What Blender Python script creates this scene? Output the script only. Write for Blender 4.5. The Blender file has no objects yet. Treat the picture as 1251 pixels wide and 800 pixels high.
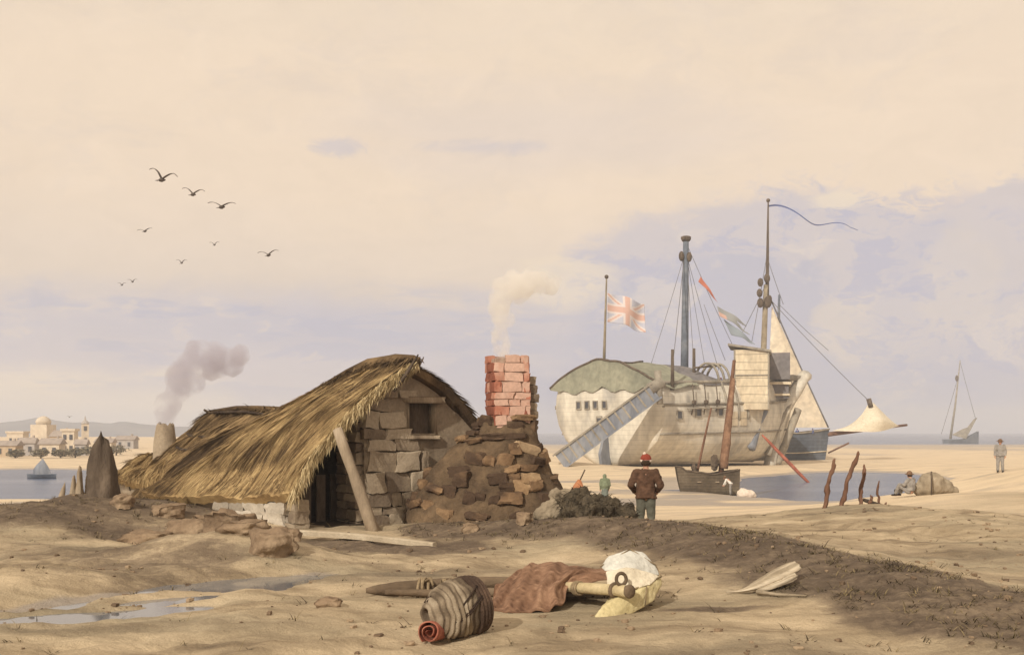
import bpy, math, random
import numpy as np
from mathutils import Vector, Matrix, noise as mnoise
random.seed(7); R = math.radians
scene = bpy.context.scene
COL = scene.collection
V = Vector
# ------------------------------------------------------------------ camera frame: eye 5.3 m above the sea, looking along +Y
F, CX, HY, CZ = 1300.0, 625.5, 527.0, 5.3
def P(px, py, d): return V(((px-CX)/F*d, d, CZ-(py-HY)/F*d))
rnd = random.uniform
# ------------------------------------------------------------------ numpy value noise
def _h(ix, iy, s):
    n = (ix.astype(np.int64)*374761393 + iy.astype(np.int64)*668265263 + s*1442695041) & 0xffffffff
    n = ((n ^ (n >> 13))*1274126177) & 0xffffffff
    n = n ^ (n >> 16)
    return (n & 0xffff)/65535.0
def vnoise(x, y, s=0):
    x = np.asarray(x, float); y = np.asarray(y, float)
    ix = np.floor(x); iy = np.floor(y); fx = x-ix; fy = y-iy
    fx = fx*fx*(3-2*fx); fy = fy*fy*(3-2*fy)
    a = _h(ix, iy, s); b = _h(ix+1, iy, s); c = _h(ix, iy+1, s); d = _h(ix+1, iy+1, s)
    return (a*(1-fx)+b*fx)*(1-fy)+(c*(1-fx)+d*fx)*fy
def fbm(x, y, s=0, o=4):
    t = 0; a = .5
    for i in range(o):
        t = t+a*vnoise(x*2**i+i*17.3, y*2**i-i*9.1, s+i); a *= .5
    return t/(1-.5**o)-.5
def sstep(a, b, x):
    t = np.clip((x-a)/(b-a), 0, 1); return t*t*(3-2*t)
# ------------------------------------------------------------------ terrain
BD = [-50, 0, 8, 22, 25, 30, 45, 63, 84, 110, 142, 170, 250, 400, 455, 520, 4000]
BZ = [-2.0, -2.0, -2.0, -2.02, -2.2, -2.75, -3.6, -4.25, -4.62, -4.72, -4.70, -4.95, -5.1, -5.18, -5.35, -6.2, -9]
def ridge(x, y, pts, w_near, w_far):
    """ridge line through pixel/depth points: returns blend weight and crest height"""
    q = [P(*p) for p in pts]
    best = np.full(x.shape, 1e9); bz = np.zeros(x.shape); side = np.zeros(x.shape)
    for a, b in zip(q[:-1], q[1:]):
        dx, dy = b.x-a.x, b.y-a.y; L2 = dx*dx+dy*dy
        t = np.clip(((x-a.x)*dx+(y-a.y)*dy)/L2, 0, 1)
        ex = x-(a.x+t*dx); ey = y-(a.y+t*dy); dd = np.hypot(ex, ey)
        m = dd < best
        best = np.where(m, dd, best); bz = np.where(m, a.z+t*(b.z-a.z), bz); side = np.where(m, ey, side)
    w = np.where(side > 0, w_far, w_near)
    return np.exp(-(best/w)**2), bz, side
PUD = [(312, 14.0, .55, .44, -2.03), (212, 12.75, .5, .24, -2.03), (90, 11.6, 1.0, .26, -2.03)]
RIDGE_R = [(560, 640, 21.5), (640, 633, 20.8), (700, 630, 20.2), (760, 634, 19.6), (800, 639, 19), (870, 646, 17.6), (950, 664, 15.6), (1050, 690, 13.6), (1150, 717, 12.1), (1250, 737, 11.1), (1420, 770, 10)]
RIDGE_L = [(-300, 626, 20), (-100, 616, 20.5), (0, 612, 21), (60, 607, 21.4), (120, 598, 22.2), (165, 604, 23)]
def terrain(x, y):
    x = np.asarray(x, float); y = np.asarray(y, float)
    d = y
    z = np.interp(d, BD, BZ)
    # gentle lumps close by, long low swells further off
    near = sstep(40, 18, d)
    calm = 1-.85*np.exp(-((x-.6)/2.6)**4-((y-12.3)/1.9)**4)
    z = z+near*calm*(fbm(x*.35, y*.35, 3)*.34+fbm(x*1.1, y*1.3, 5)*.19)+near*(.4+.6*calm)*(fbm(x*3.2, y*4.2, 6, 4)*.075+np.abs(fbm(x*1.7, y*2.6, 77, 3))*-.10)
    z = z+sstep(22, 60, d)*sstep(460, 200, d)*fbm(x*.05, y*.03, 9)*.30
    # right-hand sand bank
    z = z+2.35*np.exp(-((x-36)/8.5)**2-((y-66)/15)**2)
    z = z+1.0*np.exp(-((x-20)/7)**2-((y-44)/9)**2)
    z = z+.55*np.exp(-((x-9)/3.5)**2-((y-27)/5)**2)
    z = z+.9*np.exp(-((x-6.3)/7)**2-((y-137)/4)**2)
    # lagoon on the left, channel by the hulk
    def carve(z, r, depth, w=.18):
        m = sstep(1+w, 1-w, r+fbm(x*.04, y*.04, 21)*.35)
        return z*(1-m)+depth*m
    z = carve(z, np.sqrt(((x+75)/66)**2+((y-108)/42)**2), -6.0)
    cx = 33+(y-105)*.34
    z = carve(z, np.sqrt(((x-cx)/13)**2+((y-108)/34)**2)+fbm(x*.12, y*.05, 23)*.5, -5.6, .30)
    z = carve(z, np.sqrt(((x-21)/12)**2+((y-91)/8)**2), -5.55, .2)
    # the far shore rising under the town
    land = sstep(-30, -60, x+(y-150)*.12)*sstep(150, 175, y)
    rise = np.interp(y, [150, 172, 230, 330, 520, 900], [-5.1, -4.85, -4.45, -3.7, -2.6, -7])
    z = z*(1-land)+rise*land
    # boulder-like swell and hollow in the left foreground
    z = z+.40*np.exp(-((x+4.6)/2.0)**2-((y-16.6)/1.3)**2)
    z = z+.22*np.exp(-((x+6.3)/1.5)**2-((y-13.8)/1.1)**2)
    gl = np.abs(y-(12.0+(x+6.5)*.80))
    z = z-.13*np.exp(-(gl/.6)**2)*sstep(-7.5, -6, x)*sstep(-2.0, -3.0, x)
    w, bz, s = ridge(x, y, RIDGE_R, 1.25, 2.0)
    bz = bz-CZ+fbm(x*1.3, y*1.3, 31)*.13+fbm(x*4.5, y*4.5, 33, 3)*.10
    z = np.where(bz > z, z*(1-w)+bz*w, z)
    w2, bz2, s2 = ridge(x, y, RIDGE_L, 2.2, 1.9)
    bz2 = bz2-CZ-.06+fbm(x*1.1, y*1.1, 35)*.16+fbm(x*4, y*4, 37, 3)*.08
    z = np.where(bz2 > z, z*(1-w2)+bz2*w2, z)
    for (px, d_, rx, ry, zp) in PUD:
        cxx = (px-CX)/F*d_; r = np.hypot((x-cxx)/rx, (y-d_-(x-cxx)*.45)/ry)+fbm(x*2.2, y*2.2, 91, 4)*1.1
        m = sstep(2.3, 1.0, r); z = z*(1-m)+(zp-.05+.05*sstep(.6, 1.5, r))*m
    return z+CZ
def H(x, y): return float(terrain(np.array([x]), np.array([y]))[0])
def G(px, d, up=0):
    x = (px-CX)/F*d; return V((x, d, H(x, d)+up))
# ------------------------------------------------------------------ materials
def nn(nt, t, **kw):
    n = nt.nodes.new(t)
    for k, v in kw.items(): setattr(n, k, v)
    return n
def lk(nt, a, b): nt.links.new(a, b)
def math_(nt, op, a, b=None, clamp=False):
    n = nn(nt, 'ShaderNodeMath', operation=op); n.use_clamp = clamp
    for i, q in enumerate((a, b)):
        if q is None: continue
        if isinstance(q, (int, float)): n.inputs[i].default_value = q
        else: lk(nt, q, n.inputs[i])
    return n.outputs[0]
def mixc(nt, fac, a, b, mode='MIX'):
    n = nn(nt, 'ShaderNodeMix', data_type='RGBA', blend_type=mode); n.clamp_factor = True
    for k, q in ((0, fac), (6, a), (7, b)):
        if isinstance(q, (int, float)): n.inputs[k].default_value = q
        elif isinstance(q, tuple): n.inputs[k].default_value = (*q[:3], 1)
        else: lk(nt, q, n.inputs[k])
    return n.outputs[2]
def ramp(nt, fac, stops):
    n = nn(nt, 'ShaderNodeValToRGB'); e = n.color_ramp.elements
    while len(e) < len(stops): e.new(.5)
    for el, (p, c) in zip(e, stops): el.position = p; el.color = (*c[:3], 1)
    lk(nt, fac, n.inputs[0]); return n.outputs[0]
def noise_(nt, vec, scale, detail=5, rough=.55, dist=0):
    n = nn(nt, 'ShaderNodeTexNoise'); n.inputs['Scale'].default_value = scale
    n.inputs['Detail'].default_value = detail; n.inputs['Roughness'].default_value = rough; n.inputs['Distortion'].default_value = dist
    if vec is not None: lk(nt, vec, n.inputs['Vector'])
    return n.outputs[0]
def mapping(nt, vec, s):
    n = nn(nt, 'ShaderNodeVectorMath', operation='MULTIPLY'); lk(nt, vec, n.inputs[0]); n.inputs[1].default_value = s
    return n.outputs[0]
def newmat(name):
    m = bpy.data.materials.new(name); m.use_nodes = True
    nt = m.node_tree; b = nt.nodes['Principled BSDF']; return m, nt, b
def bumpn(nt, h, strength, dist=.05, prev=None):
    n = nn(nt, 'ShaderNodeBump'); n.inputs['Strength'].default_value = strength; n.inputs['Distance'].default_value = dist
    lk(nt, h, n.inputs['Height'])
    if prev is not None: lk(nt, prev, n.inputs['Normal'])
    return n.outputs[0]
def pm(name, cols, scale=3, rough=.9, bump=.4, bscale=25, stretch=(1, 1, 1), tint=.6, spec=.2, dist=.03, planks=None, contrast=1.5, trans=0, streak=0, far=False):
    if far: bump = bump*.4
    m, nt, b = newmat(name)
    co = nn(nt, 'ShaderNodeTexCoord').outputs['Object']
    sv = mapping(nt, co, stretch)
    n1 = noise_(nt, sv, scale, 3.5 if far else 6, .6)
    at = nn(nt, 'ShaderNodeAttribute', attribute_name='tint').outputs['Fac']
    f = math_(nt, 'ADD', math_(nt, 'MULTIPLY', math_(nt, 'SUBTRACT', n1, .5), contrast), .5)
    f = math_(nt, 'ADD', f, math_(nt, 'MULTIPLY', math_(nt, 'SUBTRACT', at, .5), tint), True)
    k = len(cols)
    c = ramp(nt, f, [(.12+.76*i/max(1, k-1), cc) for i, cc in enumerate(cols)])
    vr = nn(nt, 'ShaderNodeVectorRotate', rotation_type='EULER_XYZ'); vr.inputs['Rotation'].default_value = (.62, .41, .93); lk(nt, sv, vr.inputs['Vector'])
    n2 = noise_(nt, vr.outputs[0], bscale*(.5 if far else 1), 1.5 if far else 4, .6, .4)
    g = math_(nt, 'ADD', math_(nt, 'MULTIPLY', n2, .7), .65)
    c = mixc(nt, 1.0, c, g, 'MULTIPLY')
    if streak:
        sk_ = noise_(nt, mapping(nt, vr.outputs[0], (.35, .35, .35)), 1.0, 3, .6, .5); sk2 = noise_(nt, mapping(nt, co, (.3, .3, 1.0)), .9, 2, .6)
        f2 = math_(nt, 'MULTIPLY', math_(nt, 'MULTIPLY', math_(nt, 'SUBTRACT', sk_, .42), 2.6, True), math_(nt, 'ADD', math_(nt, 'MULTIPLY', sk2, .9), .1), True)
        c = mixc(nt, math_(nt, 'MULTIPLY', f2, streak), c, (.20, .175, .145))
    h = n2
    if planks:
        ax, period, strength = planks
        xyz = nn(nt, 'ShaderNodeSeparateXYZ'); lk(nt, co, xyz.inputs[0])
        w = math_(nt, 'FRACT', math_(nt, 'ADD', math_(nt, 'DIVIDE', xyz.outputs[ax], period), math_(nt, 'MULTIPLY', noise_(nt, co, .3, 2), .25)))
        gap = math_(nt, 'LESS_THAN', w, .10)
        c = mixc(nt, math_(nt, 'MULTIPLY', gap, strength), c, (cols[0][0]*.35, cols[0][1]*.35, cols[0][2]*.35))
        h = math_(nt, 'SUBTRACT', n2, math_(nt, 'MULTIPLY', gap, .8))
    lk(nt, c, b.inputs['Base Color']); b.inputs['Roughness'].default_value = rough; b.inputs['Specular IOR Level'].default_value = spec
    if bump: lk(nt, bumpn(nt, h, bump, dist), b.inputs['Normal'])
    if trans:
        tr = nn(nt, 'ShaderNodeBsdfTranslucent'); lk(nt, c, tr.inputs[0]); mx = nn(nt, 'ShaderNodeMixShader'); mx.inputs[0].default_value = trans
        lk(nt, b.outputs[0], mx.inputs[1]); lk(nt, tr.outputs[0], mx.inputs[2]); lk(nt, mx.outputs[0], nt.nodes['Material Output'].inputs[0])
    return m
# ------------------------------------------------------------------ mesh builder
MW = {}
class MB:
    def __init__(s): s.v = []; s.f = []; s.t = []
    def add(s, vs, fs, tint=.5):
        o = len(s.v); s.v += [tuple(q) for q in vs]; s.f += [tuple(i+o for i in q) for q in fs]
        s.t += (list(tint) if hasattr(tint, '__len__') and len(tint) == len(vs) else [tint if not hasattr(tint, '__len__') else .5]*len(vs))
    def box(s, c, size, ax=None, tint=.5):
        ax = ax or (V((1, 0, 0)), V((0, 1, 0)), V((0, 0, 1))); c = V(c)
        vs = [c+ax[0]*(i*size[0]/2)+ax[1]*(j*size[1]/2)+ax[2]*(k*size[2]/2) for i in (-1, 1) for j in (-1, 1) for k in (-1, 1)]
        s.add(vs, [(0, 1, 3, 2), (4, 6, 7, 5), (0, 4, 5, 1), (2, 3, 7, 6), (0, 2, 6, 4), (1, 5, 7, 3)], tint)
    def stone(s, c, size, ax=None, tint=.5, rd=.45, jit=.06, n=4):
        """rounded, knocked-about block"""
        ax = ax or (V((1, 0, 0)), V((0, 1, 0)), V((0, 0, 1))); c = V(c); seed = V((rnd(-50, 50), rnd(-50, 50), rnd(-50, 50)))
        sk = [rnd(-.14, .14) for _ in range(4)]
        vs = []; idx = {}; fs = []
        def vert(i, j, k):
            key = (i, j, k)
            if key in idx: return idx[key]
            p = V((2*i/n-1, 2*j/n-1, 2*k/n-1)); l = max(abs(p.x), abs(p.y), abs(p.z))
            q = p.lerp(p.normalized()*1.18, rd)
            q *= 1+jit*3*mnoise.noise(q*1.1+seed)+jit*mnoise.noise(q*3+seed)
            q.x += sk[0]*q.z+sk[1]*q.y; q.z += sk[2]*q.x; q.y += sk[3]*q.z
            idx[key] = len(vs); vs.append(c+ax[0]*(q.x*size[0]/2)+ax[1]*(q.y*size[1]/2)+ax[2]*(q.z*size[2]/2)); return idx[key]
        for a in range(n):
            for b in range(n):
                for e in (0, n):
                    fs.append((vert(e, a, b), vert(e, a+1, b), vert(e, a+1, b+1), vert(e, a, b+1)))
                    fs.append((vert(a, e, b), vert(a+1, e, b), vert(a+1, e, b+1), vert(a, e, b+1)))
                    fs.append((vert(a, b, e), vert(a+1, b, e), vert(a+1, b+1, e), vert(a, b+1, e)))
        s.add(vs, fs, tint)
    def tube(s, pts, rad, n=8, tint=.5, flat=1.0, wob=0):
        pts = [V(p) for p in pts]; m = len(pts)
        if not hasattr(rad, '__len__'): rad = [rad]*m
        vs = []; fs = []; prev = None
        for i, p in enumerate(pts):
            t = (pts[min(i+1, m-1)]-pts[max(i-1, 0)]).normalized()
            if prev is None:
                u = t.cross(V((0, 0, 1)));
                if u.length < .05: u = t.cross(V((1, 0, 0)))
            else: u = prev-t*prev.dot(t)
            u.normalize(); w = t.cross(u); prev = u
            for k in range(n):
                a = 2*math.pi*k/n
                r = rad[i]*(1+wob*mnoise.noise(V((math.cos(a)*1.5, math.sin(a)*1.5, i*.35+p.x*3))))
                vs.append(p+u*(math.cos(a)*r)+w*(math.sin(a)*r*flat))
        for i in range(m-1):
            for k in range(n): fs.append((i*n+k, i*n+(k+1) % n, (i+1)*n+(k+1) % n, (i+1)*n+k))
        fs.append(tuple(range(n-1, -1, -1))); fs.append(tuple((m-1)*n+k for k in range(n)))
        s.add(vs, fs, tint)
    def lathe(s, base, axis, prof, n=24, tint=.5, wob=0, cap=True, sx=1.0):
        axis = V(axis).normalized(); base = V(base)
        u = axis.cross(V((0, 0, 1)));
        if u.length < .05: u = V((1, 0, 0))
        u.normalize(); w = u.cross(axis).normalized(); vs = []; fs = []; m = len(prof); tt = []
        for i, q in enumerate(prof):
            for k in range(n):
                a = 2*math.pi*k/n
                r = q[1]*(1+wob*mnoise.noise(V((math.cos(a)*1.3, math.sin(a)*1.3, q[0]*2.5+base.x))))
                vs.append(base+axis*q[0]+u*(math.cos(a)*r*sx)+w*(math.sin(a)*r)); tt.append(q[2] if len(q) > 2 else tint)
        for i in range(m-1):
            for k in range(n): fs.append((i*n+k, i*n+(k+1) % n, (i+1)*n+(k+1) % n, (i+1)*n+k))
        if cap: fs.append(tuple(range(n-1, -1, -1))); fs.append(tuple((m-1)*n+k for k in range(n)))
        s.add(vs, fs, tt)
    def grid(s, rows, tint=.5, closed=False):
        nr, nc = len(rows), len(rows[0]); vs = [p for r in rows for p in r]; fs = []
        for i in range(nr-1):
            for j in range(nc if closed else nc-1):
                fs.append((i*nc+j, i*nc+(j+1) % nc, (i+1)*nc+(j+1) % nc, (i+1)*nc+j))
        s.add(vs, fs, tint)
    def slab(s, rows, th, tint=.5):
        """grid with thickness: th is a vector or function(i,j)->vector to the under side"""
        nr, nc = len(rows), len(rows[0]); s.grid(rows, tint)
        low = [[V(p)+(th(i, j) if callable(th) else th) for j, p in enumerate(r)] for i, r in enumerate(rows)]
        s.grid([r[::-1] for r in low], tint)
        for a, b in ((rows[0], low[0]), (low[-1], rows[-1]), ([r[0] for r in low], [r[0] for r in rows]), ([r[-1] for r in rows], [r[-1] for r in low])):
            s.grid([b, a], tint)
    def blade(s, p, dr, w, side, sag=V((0, 0, 0)), tint=.5):
        a, b, c = V(p), V(p)+dr*.55+sag*.3, V(p)+dr+sag
        s.add([a-side*w, a+side*w, b+side*w*.8, b-side*w*.8, c], [(0, 1, 2, 3), (3, 2, 4)], tint)
    def build(s, name, mat, parent=None, loc=None, smooth=True, auto=None):
        me = bpy.data.meshes.new(name)
        if parent is not None: mw = MW[parent.name]
        else: mw = Matrix.Translation(loc if loc is not None else V((0, 0, 0)))
        inv = mw.inverted()
        me.from_pydata([inv @ V(q) for q in s.v], [], s.f)
        a = me.attributes.new('tint', 'FLOAT', 'POINT'); a.data.foreach_set('value', s.t)
        me.materials.append(mat)
        if smooth: me.polygons.foreach_set('use_smooth', [True]*len(me.polygons))
        me.update()
        if auto: 
            try: me.set_sharp_from_angle(angle=R(auto))
            except Exception: pass
        o = bpy.data.objects.new(name, me); COL.objects.link(o)
        if parent is not None: o.parent = parent
        else: o.location = mw.to_translation()
        MW[o.name] = mw; return o
def tag(o, label=None, cat=None, group=None, kind=None):
    if label: o['label'] = label
    if cat: o['category'] = cat
    if group: o['group'] = group
    if kind: o['kind'] = kind
    return o
def empty(name, loc, label, cat, group=None):
    o = bpy.data.objects.new(name, None); COL.objects.link(o); o.location = loc; o.empty_display_size = .2
    MW[o.name] = Matrix.Translation(V(loc)); return tag(o, label, cat, group)
def catmull(p, t):
    n = len(p)-1; x = min(max(t, 0), 1)*n; i = min(int(x), n-1); f = x-i
    a, b, c, d = p[max(i-1, 0)], p[i], p[i+1], p[min(i+2, n)]
    return (b*2+(c-a)*f+(a*2-b*5+c*4-d)*f*f+(b*3-a-c*3+d)*f**3)*.5
def surf(ctrl, nu, nv):
    """smooth grid through control rows"""
    rows = [[catmull(r, j/(nv-1)) for j in range(nv)] for r in ctrl]
    return [[catmull([rows[k][j] for k in range(len(ctrl))], i/(nu-1)) for j in range(nv)] for i in range(nu)]
def remeshed(mb, voxel, smooth=4, disp=0, dscale=3, seed=0):
    """one continuous skin round a set of overlapping volumes; returns verts, faces"""
    me = bpy.data.meshes.new('tmp'); me.from_pydata([V(q) for q in mb.v], [], mb.f); me.update()
    o = bpy.data.objects.new('tmp', me); COL.objects.link(o)
    m = o.modifiers.new('r', 'REMESH'); m.mode = 'VOXEL'; m.voxel_size = voxel
    if smooth: s = o.modifiers.new('s', 'SMOOTH'); s.factor = .5; s.iterations = smooth
    dg = bpy.context.evaluated_depsgraph_get(); ev = o.evaluated_get(dg); e = ev.to_mesh()
    vs = [v.co.copy() for v in e.vertices]; ns = [v.normal.copy() for v in e.vertices]; fs = [tuple(p.vertices) for p in e.polygons]
    ev.to_mesh_clear(); bpy.data.objects.remove(o); bpy.data.meshes.remove(me)
    if disp:
        sd = V((seed*3.1, seed*1.7, seed))
        vs = [v+n*disp*(mnoise.noise(v*dscale+sd)+.5*mnoise.noise(v*dscale*2.3+sd)) for v, n in zip(vs, ns)]
    out = MB(); out.add(vs, fs); return out
def capsule(mb, a, b, ra, rb, n=14):
    a, b = V(a), V(b); ax = (b-a); L = ax.length
    if L < 1e-5: ax = V((0, 0, 1)); L = 0
    else: ax.normalize()
    pr = [(-ra*math.cos(t), ra*math.sin(t)) for t in (0.02, .4, .8, 1.2)]+[(0, ra)]+[(L*k/4, ra+(rb-ra)*k/4) for k in (1, 2, 3)]*(L > 0)+[(L+rb*math.sin(t), rb*math.cos(t)) for t in (0, .4, .8, 1.2, 1.55)]
    mb.lathe(a, ax, pr, n)
def ball(mb, c, r, sc=(1, 1, 1), n=14):
    vs = []; fs = []; m = n//2+1; c = V(c)
    for i in range(m+1):
        th = math.pi*i/m
        for k in range(n):
            a = 2*math.pi*k/n; vs.append(c+V((math.sin(th)*math.cos(a)*r*sc[0], math.sin(th)*math.sin(a)*r*sc[1], math.cos(th)*r*sc[2])))
    for i in range(m):
        for k in range(n): fs.append((i*n+k, i*n+(k+1) % n, (i+1)*n+(k+1) % n, (i+1)*n+k))
    mb.add(vs, fs)
# ------------------------------------------------------------------ camera, sun, sky
cam = bpy.data.cameras.new('camera'); cam.sensor_width = 36; cam.lens = 36*F/1251; cam.shift_y = (HY-400)/1251
cam.clip_start = .1; cam.clip_end = 12000
co_ = bpy.data.objects.new('camera', cam); COL.objects.link(co_); co_.location = (0, 0, CZ); co_.rotation_euler = (R(90), 0, 0); scene.camera = co_
vs = scene.view_settings; vs.view_transform = 'Standard'; vs.look = 'None'; vs.gamma = 1; vs.exposure = 0; vs.use_curve_mapping = False
SUN_EL = R(31); SX, SY = -.46, -.89
sl = bpy.data.lights.new('sun', 'SUN'); sl.energy = 3.5; sl.angle = R(.6); sl.color = (1, .92, .79)
so = bpy.data.objects.new('sun', sl); COL.objects.link(so)
sd = V((SX*math.cos(SUN_EL), SY*math.cos(SUN_EL), math.sin(SUN_EL)*math.hypot(SX, SY))).normalized()
so.rotation_euler = sd.to_track_quat('Z', 'Y').to_euler(); so.location = (0, -10, 60)
w = bpy.data.worlds.new('World'); scene.world = w; w.use_nodes = True; nt = w.node_tree
bg = nt.nodes['Background']; outw = nt.nodes['World Output']
sky = nn(nt, 'ShaderNodeTexSky'); sky.sky_type = 'NISHITA'; sky.sun_disc = False; sky.sun_elevation = SUN_EL
sky.sun_rotation = math.atan2(SX, SY) % (2*math.pi); sky.dust_density = 4; sky.air_density = 1.0
lk(nt, sky.outputs[0], bg.inputs[0]); bg.inputs[1].default_value = .08
dirv = nn(nt, 'ShaderNodeTexCoord').outputs['Generated']
xyz = nn(nt, 'ShaderNodeSeparateXYZ'); lk(nt, dirv, xyz.inputs[0])
az = math_(nt, 'ARCTAN2', xyz.outputs[0], xyz.outputs[1]); el = math_(nt, 'ARCSINE', xyz.outputs[2])
def angles(px, py):
    a = math.atan((px-CX)/F); return a, math.atan((HY-py)/F*math.cos(a))
skv0 = mapping(nt, dirv, (1, 1, 1.9))
skw = nn(nt, 'ShaderNodeTexNoise'); skw.inputs['Scale'].default_value = 14; skw.inputs['Detail'].default_value = 4; lk(nt, skv0, skw.inputs['Vector'])
skm = mapping(nt, skw.outputs['Color'], (.10, .10, .10)); ska = nn(nt, 'ShaderNodeVectorMath', operation='ADD'); lk(nt, skv0, ska.inputs[0]); lk(nt, skm, ska.inputs[1]); skv = ska.outputs[0]
nA = noise_(nt, skv, 6.5, 9, .66, .3); nB = noise_(nt, skv, 15, 9, .66, .3); nC = noise_(nt, mapping(nt, dirv, (1, 1, 5)), 6, 6, .6, .3)
def blob(px, py, rx, ry, lo, hi, warp, n):
    a, e = angles(px, py)
    da = math_(nt, 'DIVIDE', math_(nt, 'SUBTRACT', az, a), rx/F); de = math_(nt, 'DIVIDE', math_(nt, 'SUBTRACT', el, e), ry/F)
    r = math_(nt, 'SQRT', math_(nt, 'ADD', math_(nt, 'MULTIPLY', da, da), math_(nt, 'MULTIPLY', de, de)))
    r = math_(nt, 'ADD', r, math_(nt, 'MULTIPLY', math_(nt, 'SUBTRACT', n, .5), warp))
    m = nn(nt, 'ShaderNodeMapRange', interpolation_type='SMOOTHSTEP'); lk(nt, r, m.inputs[0])
    m.inputs[1].default_value = hi; m.inputs[2].default_value = lo; m.inputs[3].default_value = 0; m.inputs[4].default_value = 1
    return m.outputs[0]
def srgb(r, g, b): return tuple(((c/255)/12.92 if c/255 <= .04045 else ((c/255+.055)/1.055)**2.4) for c in (r, g, b))
elf = math_(nt, 'DIVIDE', math_(nt, 'ADD', el, math_(nt, 'MULTIPLY', math_(nt, 'SUBTRACT', nC, .5), .05)), .42, True)
c = ramp(nt, elf, [(0, srgb(212, 200, 196)), (.12, srgb(214, 200, 192)), (.30, srgb(224, 206, 189)), (.5, srgb(240, 217, 191)), (.75, srgb(242, 219, 192)), (1, srgb(237, 217, 192))])
lav = srgb(201, 193, 198); lav2 = srgb(184, 182, 197); blu = srgb(153, 158, 190); cream = srgb(243, 223, 195); warm = srgb(221, 206, 194)
def over(c, col, m, k): return mixc(nt, math_(nt, 'MULTIPLY', m, k), c, col)
# broad grey-violet band low on the left, paler break of cream beneath it
c = over(c, lav, blob(300, 440, 520, 85, .55, 1.25, .9, nA), .9)
c = over(c, lav2, blob(420, 405, 260, 30, .3, 1.3, 1.3, nC), .45)
c = over(c, cream, blob(70, 500, 200, 50, .5, 1.2, .9, nA), .75)
c = over(c, cream, blob(225, 480, 70, 35, .6, 1.1, .9, nB), .45)
# heaped cloud on the right
c = over(c, lav, blob(930, 420, 290, 185, .85, 1.02, .75, nA), .75)
c = over(c, lav2, blob(870, 430, 190, 130, .8, 1.0, .9, nB), .65)
c = over(c, warm, blob(1070, 400, 75, 60, .7, 1.0, 1.2, nB), .8)
c = over(c, lav, blob(1235, 410, 165, 185, .85, 1.0, .9, nB), .7)
c = over(c, lav2, blob(1120, 480, 200, 45, .4, 1.2, 1.1, nC), .6)
c = over(c, warm, blob(1170, 350, 50, 70, .6, 1.0, 1.4, nB), .5)
c = over(c, warm, blob(1100, 512, 330, 16, .3, 1.3, .6, nC), .7)
# blue-violet bank behind the chimney and the hulk
c = over(c, blu, blob(700, 510, 190, 62, .45, 1.1, .9, nA), .75)
c = over(c, lav2, blob(600, 480, 80, 50, .8, 1.0, .8, nB), .6)
# bright heads and small grey scraps
c = over(c, cream, blob(690, 345, 85, 45, .3, 1.0, 2.2, nB), .6)
c = over(c, cream, blob(1025, 245, 40, 14, .4, 1.0, 2.0, nB), .7)
c = over(c, lav, blob(410, 179, 40, 14, .3, 1.0, 2.4, nB), .6)
c = over(c, lav, blob(600, 181, 95, 12, .2, 1.1, 2.2, nB), .5)
c = over(c, lav, blob(660, 160, 260, 60, .3, 1.3, 1.2, nC), .25)
def sharp(n, lo, hi):
    m = nn(nt, 'ShaderNodeMapRange', interpolation_type='SMOOTHSTEP'); lk(nt, n, m.inputs[0]); m.inputs[1].default_value = lo; m.inputs[2].default_value = hi; return m.outputs[0]
reg = blob(990, 400, 330, 190, .7, 1.05, .5, nA)
c = over(c, srgb(174, 174, 196), math_(nt, 'MULTIPLY', reg, sharp(nB, .50, .60)), .55)
c = over(c, srgb(226, 211, 199), math_(nt, 'MULTIPLY', reg, sharp(nA, .54, .62)), .55)
reg2 = blob(330, 420, 480, 80, .5, 1.1, .6, nA)
c = over(c, srgb(184, 182, 197), math_(nt, 'MULTIPLY', reg2, sharp(nC, .48, .58)), .75)
c = over(c, srgb(226, 208, 190), math_(nt, 'MULTIPLY', reg2, sharp(nB, .55, .66)), .4)
up = math_(nt, 'MULTIPLY', sharp(el, .14, .22), sharp(nA, .50, .70))
c = over(c, srgb(228, 209, 190), up, .5)
c = mixc(nt, 1.0, c, math_(nt, 'ADD', math_(nt, 'MULTIPLY', nB, .16), .94), 'MULTIPLY')
bg2 = nn(nt, 'ShaderNodeBackground'); lk(nt, c, bg2.inputs[0]); bg2.inputs[1].default_value = 1.07
mxs = nn(nt, 'ShaderNodeMixShader'); mxs.inputs[0].default_value = .90
lk(nt, bg.outputs[0], mxs.inputs[1]); lk(nt, bg2.outputs[0], mxs.inputs[2]); lk(nt, mxs.outputs[0], outw.inputs[0])
# ------------------------------------------------------------------ ground sheet
ss = np.linspace(-.82, .82, 640)
ys = [-9.0]
while ys[-1] < 3200:
    y = ys[-1]; ys.append(y+(.22 if y < 5 else max(.05, y*.0078) if y < 40 else y*.010 if y < 200 else y*.03))
ys = np.array(ys); YY, SS = np.meshgrid(ys, ss, indexing='ij'); XX = SS*(YY+14)
ZZ = terrain(XX, YY)
nr, nc = XX.shape
me = bpy.data.meshes.new('ground'); me.vertices.add(nr*nc)
me.vertices.foreach_set('co', np.stack([XX, YY, ZZ], -1).ravel())
ii = (np.arange(nr-1)[:, None]*nc+np.arange(nc-1)[None, :]).ravel()
q = np.stack([ii, ii+1, ii+1+nc, ii+nc], -1)
me.loops.add(q.size); me.loops.foreach_set('vertex_index', q.ravel()); me.polygons.add(len(ii))
me.polygons.foreach_set('loop_start', np.arange(len(ii))*4)
me.polygons.foreach_set('use_smooth', np.ones(len(ii), bool)); me.update(calc_edges=True); me.validate()
wR, bz, sR = ridge(XX, YY, [(p[0], p[1]+(6 if p[0] < 1000 else 4), p[2]) for p in RIDGE_R], 1.55, .9)  # dark earth of the bank, also carrying the shade of its near face
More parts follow.
